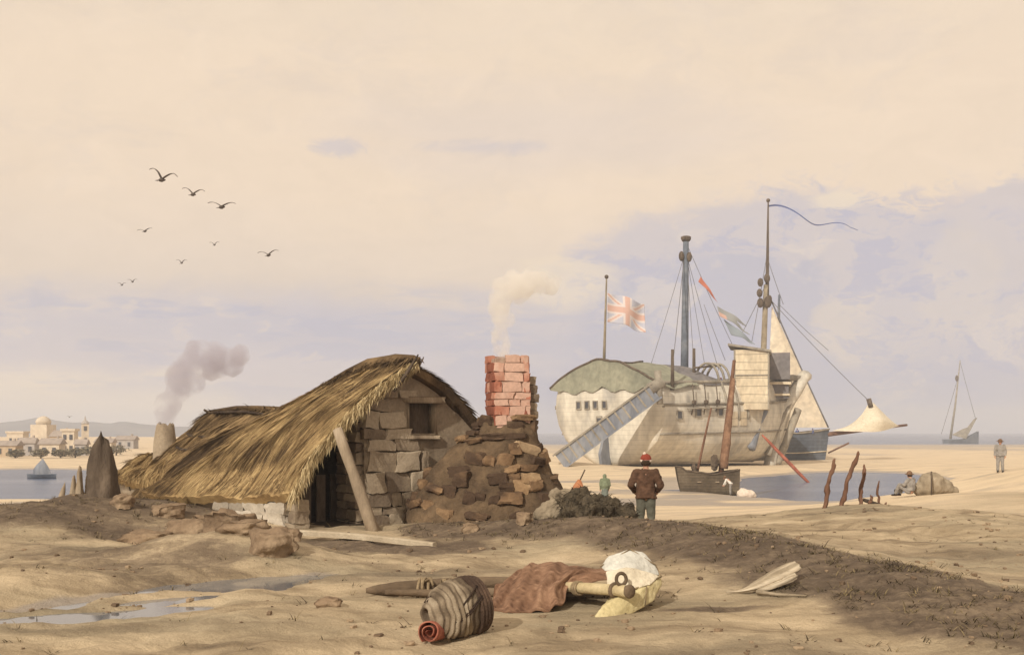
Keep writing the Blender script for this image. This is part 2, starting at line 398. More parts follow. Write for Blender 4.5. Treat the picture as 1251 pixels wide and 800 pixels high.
wL, bz, sL = ridge(XX, YY, [(p[0], p[1]+8, p[2]) for p in RIDGE_L], 2.4, 1.5)
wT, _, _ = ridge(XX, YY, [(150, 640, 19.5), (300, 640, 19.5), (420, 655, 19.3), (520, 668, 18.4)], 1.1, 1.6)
wM = .47*np.exp(-((XX+5.6)/3.4)**2-((YY-15.2)/2.6)**2); wShadow = .7*np.exp(-((XX-2.35)/1.0)**2-((YY-12.0-(XX-2.3)*.1)/.16)**2)  # second mask: the buoy's cast shadow painted as dark ground
dark = np.clip(np.maximum.reduce([wR*1.10, wL*1.0, wT*.75, wM, wShadow])+fbm(XX*.9, YY*.9, 41)*.55*(YY < 40), 0, 1)*(YY < 30)
gx = np.abs(YY-(12.0+(XX+6.5)*.80))
wet = .8*np.exp(-(gx/.35)**2)*sstep(-8.5, -6, XX)*sstep(-2.2, -3.0, XX)
wet = np.maximum(wet, sstep(44, 58, YY)*sstep(130, 95, YY)*sstep(.10, .28, fbm(XX*.06, YY*.11, 55)+.12)*.8*(XX < 22))
wet = np.maximum(wet, np.clip(1-(ZZ-.02)/.28, 0, 1)*(YY > 40))
pale = sstep(24, 46, YY+fbm(XX*.2, YY*.2, 61)*10)*(1-.45*sstep(16, 22, XX)*sstep(60, 40, YY))
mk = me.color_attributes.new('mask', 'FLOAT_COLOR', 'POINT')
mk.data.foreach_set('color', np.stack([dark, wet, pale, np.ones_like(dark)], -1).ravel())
gm, gt, gb = newmat('ground')
pos = nn(gt, 'ShaderNodeNewGeometry').outputs['Position']
att = nn(gt, 'ShaderNodeAttribute', attribute_name='mask'); sp = nn(gt, 'ShaderNodeSeparateColor'); lk(gt, att.outputs['Color'], sp.inputs[0])
g1 = noise_(gt, mapping(gt, pos, (.6, 1.2, 1)), 1.1, 7, .62, .6); g2 = noise_(gt, pos, 6, 7, .68, .3); g3 = noise_(gt, pos, 42, 5, .7)
g0 = noise_(gt, mapping(gt, pos, (.35, 1.0, 1)), .5, 5, .6, .8)
soil = ramp(gt, g1, [(.27, (.145, .11, .075)), (.40, (.28, .215, .138)), (.52, (.42, .332, .22)), (.62, (.52, .415, .278)), (.76, (.60, .495, .345))])
sand = ramp(gt, g0, [(.3, (.48, .40, .30)), (.5, (.66, .53, .37)), (.7, (.74, .61, .43))])
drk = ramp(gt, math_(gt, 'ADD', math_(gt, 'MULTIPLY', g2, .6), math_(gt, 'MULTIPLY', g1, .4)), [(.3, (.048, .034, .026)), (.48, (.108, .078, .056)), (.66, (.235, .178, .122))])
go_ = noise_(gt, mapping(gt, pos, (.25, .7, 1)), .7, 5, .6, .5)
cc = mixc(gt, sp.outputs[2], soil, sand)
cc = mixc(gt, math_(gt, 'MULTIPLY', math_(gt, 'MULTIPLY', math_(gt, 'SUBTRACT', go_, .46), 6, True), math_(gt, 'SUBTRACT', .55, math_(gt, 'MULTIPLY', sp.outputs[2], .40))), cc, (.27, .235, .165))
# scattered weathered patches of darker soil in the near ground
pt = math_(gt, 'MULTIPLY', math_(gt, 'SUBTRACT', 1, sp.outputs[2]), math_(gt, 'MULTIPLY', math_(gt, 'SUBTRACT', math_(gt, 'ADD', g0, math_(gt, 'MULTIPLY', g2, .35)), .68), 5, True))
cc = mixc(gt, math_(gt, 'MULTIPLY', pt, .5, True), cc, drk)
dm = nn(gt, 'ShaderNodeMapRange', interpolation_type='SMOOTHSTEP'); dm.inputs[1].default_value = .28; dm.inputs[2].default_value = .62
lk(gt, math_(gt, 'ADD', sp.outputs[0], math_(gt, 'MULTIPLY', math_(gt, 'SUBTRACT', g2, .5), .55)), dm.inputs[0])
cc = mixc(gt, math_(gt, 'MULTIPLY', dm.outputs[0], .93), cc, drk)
wm = nn(gt, 'ShaderNodeMapRange', interpolation_type='SMOOTHSTEP'); wm.inputs[1].default_value = .3; wm.inputs[2].default_value = .7
lk(gt, math_(gt, 'ADD', sp.outputs[1], math_(gt, 'MULTIPLY', math_(gt, 'SUBTRACT', g1, .5), .5)), wm.inputs[0])
cc = mixc(gt, math_(gt, 'MULTIPLY', wm.outputs[0], .75), cc, (.27, .235, .21))
cc = mixc(gt, 1.0, cc, math_(gt, 'ADD', math_(gt, 'MULTIPLY', g3, .75), .62), 'MULTIPLY')
lk(gt, cc, gb.inputs['Base Color']); gb.inputs['Specular IOR Level'].default_value = .25
lk(gt, math_(gt, 'SUBTRACT', .95, math_(gt, 'MULTIPLY', wm.outputs[0], .55)), gb.inputs['Roughness'])
bn = bumpn(gt, g2, .6, .10); bn = bumpn(gt, g3, .5, .02, bn); lk(gt, bn, gb.inputs['Normal'])
me.materials.append(gm)
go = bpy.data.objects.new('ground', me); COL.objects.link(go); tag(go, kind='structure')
# ------------------------------------------------------------------ sea
sm, st, sb = newmat('sea_water')
sp_ = nn(st, 'ShaderNodeNewGeometry').outputs['Position']
s1 = noise_(st, mapping(st, sp_, (.25, 1, 1)), 1.3, 4, .6); s2 = noise_(st, mapping(st, sp_, (.12, .5, 1)), .12, 4, .6)
lk(st, ramp(st, s2, [(.35, (.055, .085, .16)), (.55, (.10, .135, .22)), (.75, (.21, .23, .30))]), sb.inputs['Base Color'])
sb.inputs['Roughness'].default_value = .25; sb.inputs['Specular IOR Level'].default_value = .16
lk(st, bumpn(st, s1, .8, .16), sb.inputs['Normal'])
mb = MB()
for y0, y1 in ((40, 3600),):
    mb.add([(-3000, y0, 0), (3000, y0, 0), (3000, y1, 0), (-3000, y1, 0)], [(0, 1, 2, 3)])
tag(mb.build('sea', sm, smooth=False), kind='structure')
# ------------------------------------------------------------------ puddles in the near hollow
pmn, pt_, pb = newmat('puddle_water'); pb.inputs['Base Color'].default_value = (.16, .17, .19, 1); pb.inputs['Roughness'].default_value = .06; pb.inputs['Specular IOR Level'].default_value = .6
z = CZ-2.03; mb = MB(); GX, GY = np.meshgrid(np.linspace(-7.6, -1.4, 230), np.linspace(9.6, 16.2, 200), indexing='ij'); tz = terrain(GX, GY); ok = np.zeros(GX.shape, bool); ids = {}
for (px, d, rx, ry, zp) in PUD:
    cx0 = (px-CX)/F*d; ok |= (np.hypot((GX-cx0)/rx, (GY-d-(GX-cx0)*.45)/ry) < 2.5) & (tz < z)
def pv_(i, k):
    if (i, k) not in ids: ids[(i, k)] = len(mb.v); mb.v.append((float(GX[i, k]), float(GY[i, k]), z)); mb.t.append(.5)
    return ids[(i, k)]
for i in range(229):
    for k in range(199):
        if ok[i:i+2, k:k+2].any(): mb.f.append((pv_(i, k), pv_(i+1, k), pv_(i+1, k+1), pv_(i, k+1)))
tag(mb.build('puddle', pmn, loc=V((-4.5, 13, z)), smooth=False), kind='structure')
# ------------------------------------------------------------------ far hills
hm = pm('hill_heath', [(.10, .11, .14), (.15, .16, .19), (.22, .22, .23)], .02, 1, 0, .2)
mb = MB(); rows = []
for dy, k in ((0, 0), (60, .45), (160, 1.0), (320, .8), (600, 0)):
    r = []
    for i in range(90):
        px = -350+i*(760/89); d = 1150+dy
        base = 4.5+11*max(0, .25+float(fbm(np.array([px*.012]), np.array([3.3]), 71)[0])*1.6)+5*math.exp(-((px-45)/28)**2)+5*math.exp(-((px-160)/50)**2)
        p = P(px, 527, d); zt = max(0, base*k*math.exp(-max(0, px-300)/60)*1.05)+(CZ if k else 0)*0
        r.append(V((p.x, d, -3+(zt+3+CZ*k*.9)*(1 if k else .5))))
    rows.append(r)
mb.grid(rows); tag(mb.build('hills', hm), kind='structure')
# ================================================================== materials for the things
M = {}
M['thatch'] = pm('thatch', [(.065, .044, .028), (.165, .108, .055), (.335, .228, .110), (.48, .35, .178)], .9, .95, .6, 22, (1, 1, 1), 1.1, .1, .04)
M['thatch_old'] = pm('old_thatch', [(.055, .037, .024), (.12, .08, .045), (.22, .15, .08), (.36, .25, .13)], .9, .95, .6, 22, (1, 1, 1), 1.1, .1, .04)
M['thatch_edge'] = pm('cut_straw', [(.28, .20, .10), (.46, .35, .19), (.60, .49, .29)], 3, .95, .6, 30, tint=.9)
M['stone'] = pm('hut_stone', [(.17, .13, .095), (.29, .23, .165), (.40, .33, .245)], 1.6, .92, .6, 18, tint=1.0)
M['plaster'] = pm('old_plaster', [(.16, .12, .085), (.27, .215, .155), (.36, .29, .21)], 1.3, .95, .5, 14)
M['limewash'] = pm('limewashed_stone', [(.30, .26, .21), (.46, .41, .34), (.60, .54, .46)], 1.8, .9, .5, 16, tint=.8)
M['brick'] = pm('red_brick', [(.24, .085, .055), (.40, .16, .105), (.49, .25, .18), (.55, .36, .28)], 2.0, .9, .35, 14, tint=1.3, dist=.015)
M['mortar'] = pm('mortar', [(.20, .12, .09), (.38, .27, .21), (.5, .4, .32)], 5, .95, .5, 30)
M['rubble'] = pm('chimney_rubble', [(.075, .048, .032), (.185, .115, .065), (.31, .205, .115), (.40, .29, .18)], 1.4, .95, .7, 16, tint=1.2)
M['earth'] = pm('packed_earth', [(.05, .034, .023), (.125, .085, .052), (.235, .16, .095)], 1.6, .95, .8, 12, tint=.6, dist=.06)
M['dark'] = pm('shaded_interior', [(.02, .014, .01), (.045, .032, .022), (.08, .056, .038)], 3, .95, .4)  # near-black inner walls: the doorway's deep shade put into their colour
M['timber'] = pm('grey_timber', [(.16, .12, .085), (.30, .235, .165), (.44, .36, .27)], 2.2, .88, .5, 24, (1, 1, .3), .7)
M['pale_timber'] = pm('bleached_timber', [(.27, .22, .155), (.42, .35, .255), (.54, .47, .36)], 2.5, .88, .5, 26, (.4, 1, 1), .7)
M['dark_timber'] = pm('dark_timber', [(.045, .032, .025), (.10, .075, .055), (.19, .145, .105)], 2.4, .92, .7, 18, (1, 1, .35), .8, dist=.05)
M['rust_wood'] = pm('rust_brown_wood', [(.075, .035, .022), (.15, .078, .05), (.25, .15, .10)], 2, .9, .5, 25, (1, 1, .3), .7)
M['rock'] = pm('beach_rock', [(.13, .09, .06), (.24, .17, .11), (.36, .27, .18)], 1.5, .92, .7, 14, tint=.8, dist=.05)
M['rope'] = pm('rope', [(.12, .09, .055), (.24, .18, .11), (.36, .28, .18)], 12, .95, .4, 60)
M['basket'] = pm('grey_wicker', [(.11, .082, .056), (.23, .18, .125), (.34, .28, .205)], 5, .9, .8, 60, tint=1.0, dist=.02)
M['basket_rim'] = pm('brown_wicker', [(.035, .022, .016), (.075, .048, .034), (.15, .095, .065)], 6, .85, .7, 60, tint=.8)
M['red_cloth'] = pm('red_cloth', [(.20, .055, .035), (.34, .12, .08), (.46, .22, .15)], 9, .95, .5, 80)
M['tan_sail'] = pm('tanned_sailcloth', [(.11, .058, .036), (.22, .125, .078), (.34, .21, .135)], 2.2, .95, .4, 60, tint=1.1)
M['spar_yellow'] = pm('scrubbed_spar', [(.38, .30, .17), (.52, .43, .26), (.60, .51, .34)], 3, .85, .4, 30, (.5, 1, 1))
M['canvas'] = pm('cream_canvas', [(.48, .42, .32), (.63, .565, .44), (.71, .65, .53)], 3, .9, .4, 30)
M['white_canvas'] = pm('white_canvas', [(.40, .395, .36), (.55, .54, .49), (.66, .65, .59)], 4, .9, .4, 30)
M['yellow_canvas'] = pm('ochre_canvas', [(.42, .35, .18), (.56, .48, .27), (.64, .57, .36)], 3, .9, .4, 30)
M['sack'] = pm('sackcloth', [(.17, .135, .095), (.30, .245, .175), (.42, .35, .26)], 3, .95, .6, 60)
M['net'] = pm('fishing_net', [(.05, .04, .03), (.10, .08, .055), (.17, .13, .085)], 8, .95, .9, 40, dist=.05)
M['orange'] = pm('faded_orange_cloth', [(.34, .12, .05), (.46, .19, .09), (.55, .27, .15)], 6, .9, .3, 60)
SHULL = [(.40, .345, .255), (.56, .49, .37), (.68, .60, .46)]
M['hull'] = pm('bleached_hull_planks', [(.36, .345, .32), (.54, .50, .425), (.64, .60, .515), (.71, .665, .57)], .28, .85, .5, 2.2, (1, 1, .5), .5, .2, .1, (2, .62, .22), 1.9, streak=.5, far=True)
M['hull_low'] = M['hull']
M['house'] = pm('cabin_planks', [(.44, .36, .26), (.60, .51, .37), (.70, .61, .46)], .5, .85, .4, 4, (1, 1, .5), .6, .2, .08, (2, 1.1, .6), streak=.5, far=True)
M['wale'] = pm('weathered_wale', [(.17, .15, .125), (.27, .24, .195), (.38, .335, .265)], .6, .9, .4, 4, far=True)
M['blue_timber'] = pm('blue_grey_timber', [(.12, .135, .17), (.20, .215, .25), (.31, .315, .33)], .6, .85, .4, 4, (1, 1, .4), far=True)
M['awning'] = pm('grey_green_awning', [(.16, .165, .13), (.25, .25, .19), (.34, .33, .25)], .3, .95, .4, 3, far=True)
M['dusk_canvas'] = pm('slate_awning', [(.10, .095, .10), (.16, .15, .155), (.23, .21, .205)], .3, .95, .4, 3, far=True)
M['mast_blue'] = pm('blue_grey_mast', [(.075, .09, .12), (.13, .15, .185), (.22, .23, .25)], .5, .85, .2, 4, far=True)
M['mast'] = pm('varnished_mast', [(.14, .115, .08), (.26, .215, .15), (.36, .30, .21)], .5, .85, .2, 4, far=True)
M['rig'] = pm('tarred_rope', [(.09, .09, .10), (.15, .145, .15), (.2, .19, .19)], 1, .95, 0)
M['sail'] = pm('pale_sail', [(.66, .58, .46), (.76, .68, .55), (.80, .73, .61)], .25, .9, .2, 2, trans=.25, far=True)
M['boat_blue'] = pm('slate_blue_hull', [(.06, .075, .10), (.105, .125, .16), (.18, .195, .22)], .3, .8, .3, 3, planks=(2, .6, .5), far=True)
M['boat_brown'] = pm('brown_boat', [(.06, .047, .034), (.125, .097, .068), (.21, .17, .12)], .8, .85, .5, 6, planks=(2, .22, .6))
M['red_paint'] = pm('worn_red_paint', [(.14, .055, .04), (.34, .10, .06), (.42, .19, .13)], 1.2, .8, .3, 6)
M['glass'] = pm('dark_window', [(.03, .032, .04), (.06, .06, .07), (.1, .1, .11)], 1, .3, 0, spec=.5)
M['iron'] = pm('dark_iron', [(.03, .028, .028), (.06, .055, .05)], 3, .7, .3)
M['bird'] = pm('gull_feathers', [(.06, .05, .045), (.12, .10, .09), (.20, .17, .15)], 4, .9, .1)
M['skin'] = pm('skin', [(.36, .19, .13), (.46, .26, .18), (.52, .31, .22)], 6, .7, .1)
def cloth(n, c, k=.35): return pm(n, [tuple(q*(1-k) for q in c), c, tuple(min(.85, q*(1+k)) for q in c)], 6, .95, .5, 60)
M['jacket'] = cloth('brown_jacket', (.095, .052, .033), .55); M['trousers'] = cloth('grey_green_trousers', (.11, .11, .088)); M['cap'] = cloth('red_cap', (.24, .05, .032))
M['capwhite'] = cloth('white_wool', (.66, .56, .47), .15); M['boots'] = cloth('boots', (.035, .03, .026)); M['hair'] = cloth('dark_hair', (.05, .032, .02))
M['shawl'] = cloth('green_shawl', (.17, .20, .13)); M['skirt'] = cloth('blue_green_skirt', (.15, .17, .15)); M['blue'] = cloth('blue_smock', (.09, .12, .26)); M['white'] = cloth('white_shirt', (.66, .63, .58), .15); M['grey'] = cloth('grey_clothes', (.26, .24, .22)); M['brownhat'] = cloth('brown_hat', (.17, .10, .06))

# ================================================================== thatched hut
W_IN = lambda a, b, k: a+(b-a)*k
hut = empty('thatched_hut', G(470, 23.0), 'low stone fisherman hut with sagging straw thatch and red brick chimney', 'hut')
RG = [P(507, 441, 23.4), P(480, 442, 23.9), P(452, 448, 24.4), (P(425, 458, 24.9)), P(396, 474, 25.5), P(368, 491, 26.0), P(338, 505, 26.6)]
EV = [P(354, 601, 21.6), P(322, 604, 22.1), P(292, 606, 22.7), P(262, 606, 23.3), P(232, 606, 24.0), P(202, 605, 24.7), P(172, 600, 25.5)]
def roof_rows(rg, ev, nu, nv, bulge, seed, lump=.07):
    rows = []
    for i in range(nv):                                    # ridge -> eave
        t = i/(nv-1); r = []
        for j in range(nu):
            u = j/(nu-1); a = catmull(rg, u); b = catmull(ev, u); p = a.lerp(b, t)
            n = V((-.52, -.46, .72)); p += n*(bulge*math.sin(math.pi*min(1, t*1.02))*(1-.35*u))
            p += n*lump*2.0*(mnoise.noise(V((u*5, t*3, seed)))+.6*mnoise.noise(V((u*16, t*5, seed+4))))
            if t > .9: p += V((0, 0, -.12*(t-.9)*10*abs(mnoise.noise(V((u*30, seed, 1))))))
            r.append(p)
        rows.append(r)
    return rows
def thatch_part(name, mat, rg, ev, bulge, seed, nblade, th, parent, lmin=.35, lmax=.85, tint0=.5):
    rows = roof_rows(rg, ev, 60, 34, bulge, seed); mb = MB()
    mb.slab([r[::-1] for r in rows], lambda i, j: V((.10, .08, -th)), tint0)
    nv, nu = len(rows), len(rows[0])
    for k in range(nblade):
        t = rnd(-.02, .97); u = rnd(0, 1); i = min(max(int(t*(nv-1)), 0), nv-2); j = min(int(u*(nu-1)), nu-2)
        fi = t*(nv-1)-i; fj = u*(nu-1)-j
        p = (rows[i][j]*(1-fi)+rows[i+1][j]*fi)*(1-fj)+(rows[i][j+1]*(1-fi)+rows[i+1][j+1]*fi)*fj
        dn = (rows[i+1][j]-rows[i][j]).normalized(); sd_ = (rows[i][j+1]-rows[i][j]).normalized(); n = dn.cross(sd_)
        if n.z < 0: n = -n
        dn = (dn+sd_*rnd(-.10, .10)+n*rnd(-.01, .055)).normalized()
        cl = .75*mnoise.noise(V((u*48, t*2.2, seed+9)))+.55*mnoise.noise(V((u*7, t*5, seed+3)))+.5*mnoise.noise(V((u*3, t*9, seed+5)))
        L = rnd(lmin, lmax)*(1 if t < .8 else max(.18, 1-(t-.8)*4.2))
        tn = tint0+cl*.55+rnd(-.28, .28)
        if rnd(0, 1) < .06: tn -= .6
        if name == 'roof': tn -= .42*max(0, 1-abs(u-.93+.10*(t-.5)+.08*mnoise.noise(V((t*5, u*9, 2))))/.13)+.8*max(0, mnoise.noise(V((u*7, t*4.5, 21)))-.22)+.35*max(0, 1-t/.16)*(mnoise.noise(V((u*14, 3, 1)))+.5)
        mb.blade(p+n*.015, dn*L, rnd(.003, .009), (sd_+n*rnd(-.4, .4)).normalized(), V((0, 0, -L*.06)), tn)
    return mb.build(name, mat, parent), rows
roof, rows1 = thatch_part('roof', M['thatch'], RG, EV, .30, 1.0, 26000, .16, hut, .3, .7, tint0=.60)
# pale cut straw along the open verge
mb = MB()
vg = [r[0] for r in rows1]
for k in range(2600):
    t = rnd(0, .995)*(len(vg)-1); i = int(t); p = vg[i].lerp(vg[i+1], t-i)
    dn = (vg[i+1]-vg[i]).normalized()
    q = p+V((rnd(-.02, .10), rnd(-.1, .04), rnd(-.20, .03)))
    mb.blade(q, (dn*rnd(.2, .9)+V((rnd(.0, .35), rnd(-.35, 0), rnd(-.25, .05)))).normalized()*rnd(.14, .34), rnd(.006, .014), V((rnd(-1, 1), rnd(-1, 1), rnd(-1, 1))).normalized(), V((0, 0, -.03)), rnd(0, 1))
mb.tube([p+V((.05, 0, -.10)) for p in vg[::3]+[vg[-1]]], .085, 7, .6, wob=.6)
mb.build('verge_fringe', M['thatch_edge'], roof)
# back slope seen over the gable
RV = [p+V(((p-e).x*.80, (p-e).y*.80, (e-p).z*.80)) for p, e in zip(RG, EV)]
RV[0] = P(612, 556, 25.2)
rows = []
for i in range(20):
    t = i/19; r = []
    for j in range(34):
        u = j/33; p = catmull(RG, u).lerp(catmull(RV, u), t)+V((.5, .45, .7))*(.34*math.sin(math.pi*t)+.13*mnoise.noise(V((u*6, t*5, 8))))
        p += V((-.74, -.67, 0))*.0; r.append(p)
    rows.append(r)
sh_ = V((-.67, .74, 0))*.24
rows = [[q+sh_ for q in r] for r in rows]
mb = MB(); mb.slab(rows, V((-.08, -.06, -.14)), .35)
for k in range(3500):
    t = rnd(0, .95); u = rnd(0, 1)**2; i = min(int(t*19), 18); j = min(int(u*33), 32); p = rows[i][j]+(rows[i][j+1]-rows[i][j])*rnd(0, 1)
    dn = (rows[i+1][j]-rows[i][j]).normalized(); s_ = (rows[i][j+1]-rows[i][j]).normalized()
    L = rnd(.2, .6); mb.blade(p+V((0, 0, .02)), (dn+s_*rnd(-.3, .3)+V((0, 0, rnd(0, .22)))).normalized()*L, rnd(.006, .014), s_, V((0, 0, -L*.05)), .4+rnd(-.4, .4))
mb.build('rear_roof', M['thatch_old'], hut)
# ridge: ragged turves, and the spiked board end at the peak
mb = MB()
for k in range(2600):
    u = rnd(0, 1); p = catmull(RG, u)+V((rnd(-.12, .2), rnd(-.1, .15), rnd(-.02, .10)))
    dn = V((-.5+rnd(-.5, .7), -.4+rnd(-.4, .4), -.55+rnd(-.2, .42))).normalized(); L = rnd(.12, .34)
    mb.blade(p, dn*L, rnd(.008, .02), V((rnd(-1, 1), rnd(-1, 1), 0)).normalized(), V((0, 0, -L*.15)), rnd(0, .6))
mb.tube([p+V((.03, .03, .0)) for p in RG], [.13, .17, .18, .17, .16, .15, .12], 9, .3, wob=.5)
mb.build('ridge_thatch', M['thatch_old'], roof)
mb = MB(); mb.tube([P(481, 478, 22.95), P(497, 456, 23.0), P(511, 433, 23.05)], [.06, .085, .03], 7, .3, .5, .3); mb.build('ridge_board', M['dark_timber'], roof)
# lower, darker length of roof running on to the left
RG2 = [P(345, 503, 26.7), P(318, 500, 27.3), P(288, 502, 27.9), P(256, 505, 28.5)]
EV2 = [P(215, 600, 25.75), P(195, 604, 26.2), P(178, 606, 26.8), P(158, 606, 27.4)]
lroof, rows2 = thatch_part('lower_roof', M['thatch_old'], RG2, EV2, .20, 5.0, 12000, .18, hut, .3, .6, .48)
mb = MB()
for (a, b) in (((256, 504, 28.3), (345, 508, 26.4)), ((235, 533, 27.7), (300, 541, 26.6)), ((222, 549, 27.5), (256, 557, 26.4))):
    a, b = P(*a), P(*b); mid = a.lerp(b, .5)+V((0, -.1, .06)); mb.tube([a+V((-.15, 0, .08)), a, mid, b], [.03, .04, .04, .03], 6, .2, wob=.3)
mb.build('roof_rod', M['dark_timber'], lroof)
mb = MB()
for k in range(900):
    u = rnd(0, 1); p = catmull(RG2, u)+V((rnd(-.1, .15), rnd(-.1, .1), rnd(-.02, .06))); dn = V((-.5+rnd(-.6, .6), -.4, -.3+rnd(-.2, .5))).normalized()
    mb.blade(p, dn*rnd(.15, .4), rnd(.008, .02), V((rnd(-1, 1), rnd(-1, 1), 0)).normalized(), V((0, 0, -.04)), rnd(0, .6))
mb.tube(RG2, [.1, .13, .13, .1], 8, .3, wob=.5); mb.build('ridge_thatch', M['thatch_old'], lroof)
# --- gable wall (set back under the verge)
A0 = P(353, 640, 21.6); C0 = P(612, 640, 25.2)
ux = V((C0.x-A0.x, C0.y-A0.y, 0)); WL = ux.length; ux.normalize(); un = V((ux.y, -ux.x, 0)); uz = V((0, 0, 1))
OFF = -un*.28
zb = CZ-2.35
gtop = [(((q-A0).dot(ux)), q.z-.18) for q in [vg[-1], vg[24], vg[16], vg[8], vg[0], rows[5][0], rows[10][0], rows[15][0], rows[19][0]]]
def topz(w_): return float(np.interp(w_, [g[0] for g in gtop], [g[1] for g in gtop]))
def WP(w_, z, out=0): return V((A0.x, A0.y, 0))+OFF+ux*w_+un*out+uz*z
def w_at(px):          # wall coordinate under a picture column
    s = (px-CX)/F; o = V((A0.x, A0.y, 0))+OFF
    return (s*o.y-o.x)/(ux.x-s*ux.y)
wD0, wD1, wP1 = w_at(376), w_at(446), w_at(512)
wW0, wW1 = w_at(500), w_at(531)
dW = (V((A0.x, A0.y, 0))+OFF+ux*wW0).y
zW1 = CZ-(492-HY)/F*dW; zW0 = CZ-(531-HY)/F*dW
mb = MB(); cell = .07; nW = int(WL/cell)+1; nZ = int((CZ+1.6-zb)/cell)
idx = {}
def wv(i, k):
    if (i, k) not in idx:
        w_ = i*cell; z = min(zb+k*cell, topz(w_)); p = WP(w_, z, .03*mnoise.noise(V((w_*2.2, z*2.2, 3)))+.012*mnoise.noise(V((w_*9, z*9, 4))))
        idx[(i, k)] = len(mb.v); mb.v.append(tuple(p)); mb.t.append(.5)
    return idx[(i, k)]
for i in range(nW):
    for k in range(nZ):
        w_ = (i+.5)*cell; z = zb+(k+.5)*cell
        if z > topz(w_) or w_ < wD1: continue
        if wW0 < w_ < wW1 and zW0 < z < zW1: continue
        mb.f.append((wv(i, k), wv(i+1, k), wv(i+1, k+1), wv(i, k+1)))
wall = mb.build('gable_wall', M['plaster'], hut)
# coursed corner stones beside the doorway
mb = MB(); z = CZ-2.15
while True:
    h = rnd(.12, .42)*rnd(.7, 1.15); wl = wD1-.02+rnd(-.10, .05); 
    zt = min(topz(wD1+.1), topz(wP1))-.0
    if z+h > topz(wD1+.3)+.1: break
    x_ = wl
    lim = wP1+rnd(-.25, .12)
    while x_ < lim:
        b = rnd(.28, .8); b = min(b, lim-x_+.12)
        if b > .12 and not (x_+b > wW0-.05 and z+h > zW0 and z < zW1) and z+h < topz(x_+b/2)+.05:
            mb.stone(WP(x_+b/2, z+h/2, .0), (b*.97, rnd(.20, .34), h*.95), (ux, un, uz), rnd(0, 1), .07, .07, 5)
        x_ += b
    z += h
# reveal of the doorway going in
for side in range(1):
    z = CZ-2.15
    while z < topz(wD1)-.1:
        h = rnd(.15, .3)
        for q in range(2): mb.stone(WP(wD1-.05, z+h/2, -.30-.4*q), (rnd(.2, .3), .42, h*.95), (ux, un, uz), rnd(0, .8), .16, .06)
        z += h
mb.build('corner_stones', M['stone'], wall, auto=32)
# window: lintel, sill, dark panel standing in for the shade inside
mb = MB(); mb.stone(WP((wW0+wW1)/2, zW1+.07, .03), (wW1-wW0+.3, .2, .15), (ux, un, uz), .6, .1, .03); mb.stone(WP((wW0+wW1)/2, zW0-.05, .03), (wW1-wW0+.2, .2, .10), (ux, un, uz), .6, .1, .03)
mb.box(WP(wW0-.03, (zW0+zW1)/2, -.14), (.06, .3, zW1-zW0), (ux, un, uz)); mb.box(WP(wW1+.03, (zW0+zW1)/2, -.14), (.06, .3, zW1-zW0), (ux, un, uz))
win = mb.build('window', M['timber'], hut)
mb = MB(); mb.box(WP((wW0+wW1)/2, (zW0+zW1)/2, -.26), (wW1-wW0, .03, zW1-zW0), (ux, un, uz)); mb.build('shade_panel', M['dark_timber'], win, smooth=False)
# eave wall: limewashed end beside the doorway, then a low wall running back under the eave
mb = MB()
for row in range(3):
    z = CZ-2.12+row*.24
    for q in range(3):
        wq = w_at(356)+.02; mb.stone(WP(wq+.08+.03*(row % 2), z+.12, .05-.36*q), (.34, .38, .25), (ux, un, uz), rnd(.3, .9), .12, .05)
mb.build('eave_pier', M['stone'], hut, auto=32)
mb = MB(); ea = WP(w_at(356)-.1, 0, .05)
ed = V((EV[3].x-EV[0].x, EV[3].y-EV[0].y, 0)).normalized(); en = V((-ed.y, ed.x, 0)); en = en if en.y < 0 else -en
for row in range(3):
    x_ = .1
    while x_ < 2.3:
        b = rnd(.4, .75); p = ea+ed*(x_+b/2)-en*.12; mb.stone(V((p.x, p.y, CZ-2.05+row*.23)), (b*.97, .32, .25), (ed, en, uz), rnd(.2, .8)-.75*(x_ > 1.3), .10, .08); x_ += b
mb.build('eave_wall', M['limewash'], hut, auto=32)
# dark inside: floor, far and side walls
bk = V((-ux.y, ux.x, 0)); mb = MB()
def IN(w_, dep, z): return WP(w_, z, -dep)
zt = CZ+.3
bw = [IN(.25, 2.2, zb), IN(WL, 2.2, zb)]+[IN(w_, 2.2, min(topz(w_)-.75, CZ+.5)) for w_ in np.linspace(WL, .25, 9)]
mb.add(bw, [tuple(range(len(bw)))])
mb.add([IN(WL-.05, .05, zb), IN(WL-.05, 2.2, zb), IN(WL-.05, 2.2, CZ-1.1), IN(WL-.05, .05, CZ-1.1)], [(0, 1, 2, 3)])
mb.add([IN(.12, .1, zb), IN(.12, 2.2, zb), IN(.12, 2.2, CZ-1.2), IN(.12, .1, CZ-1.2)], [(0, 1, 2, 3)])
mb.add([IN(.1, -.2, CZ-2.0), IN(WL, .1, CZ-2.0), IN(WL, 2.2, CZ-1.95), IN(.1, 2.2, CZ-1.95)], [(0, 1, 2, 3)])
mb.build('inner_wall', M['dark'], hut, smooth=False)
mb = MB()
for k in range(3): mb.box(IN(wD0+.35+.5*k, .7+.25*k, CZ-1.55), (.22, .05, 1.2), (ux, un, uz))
mb.build('inner_partition', M['dark_timber'], hut, smooth=False)
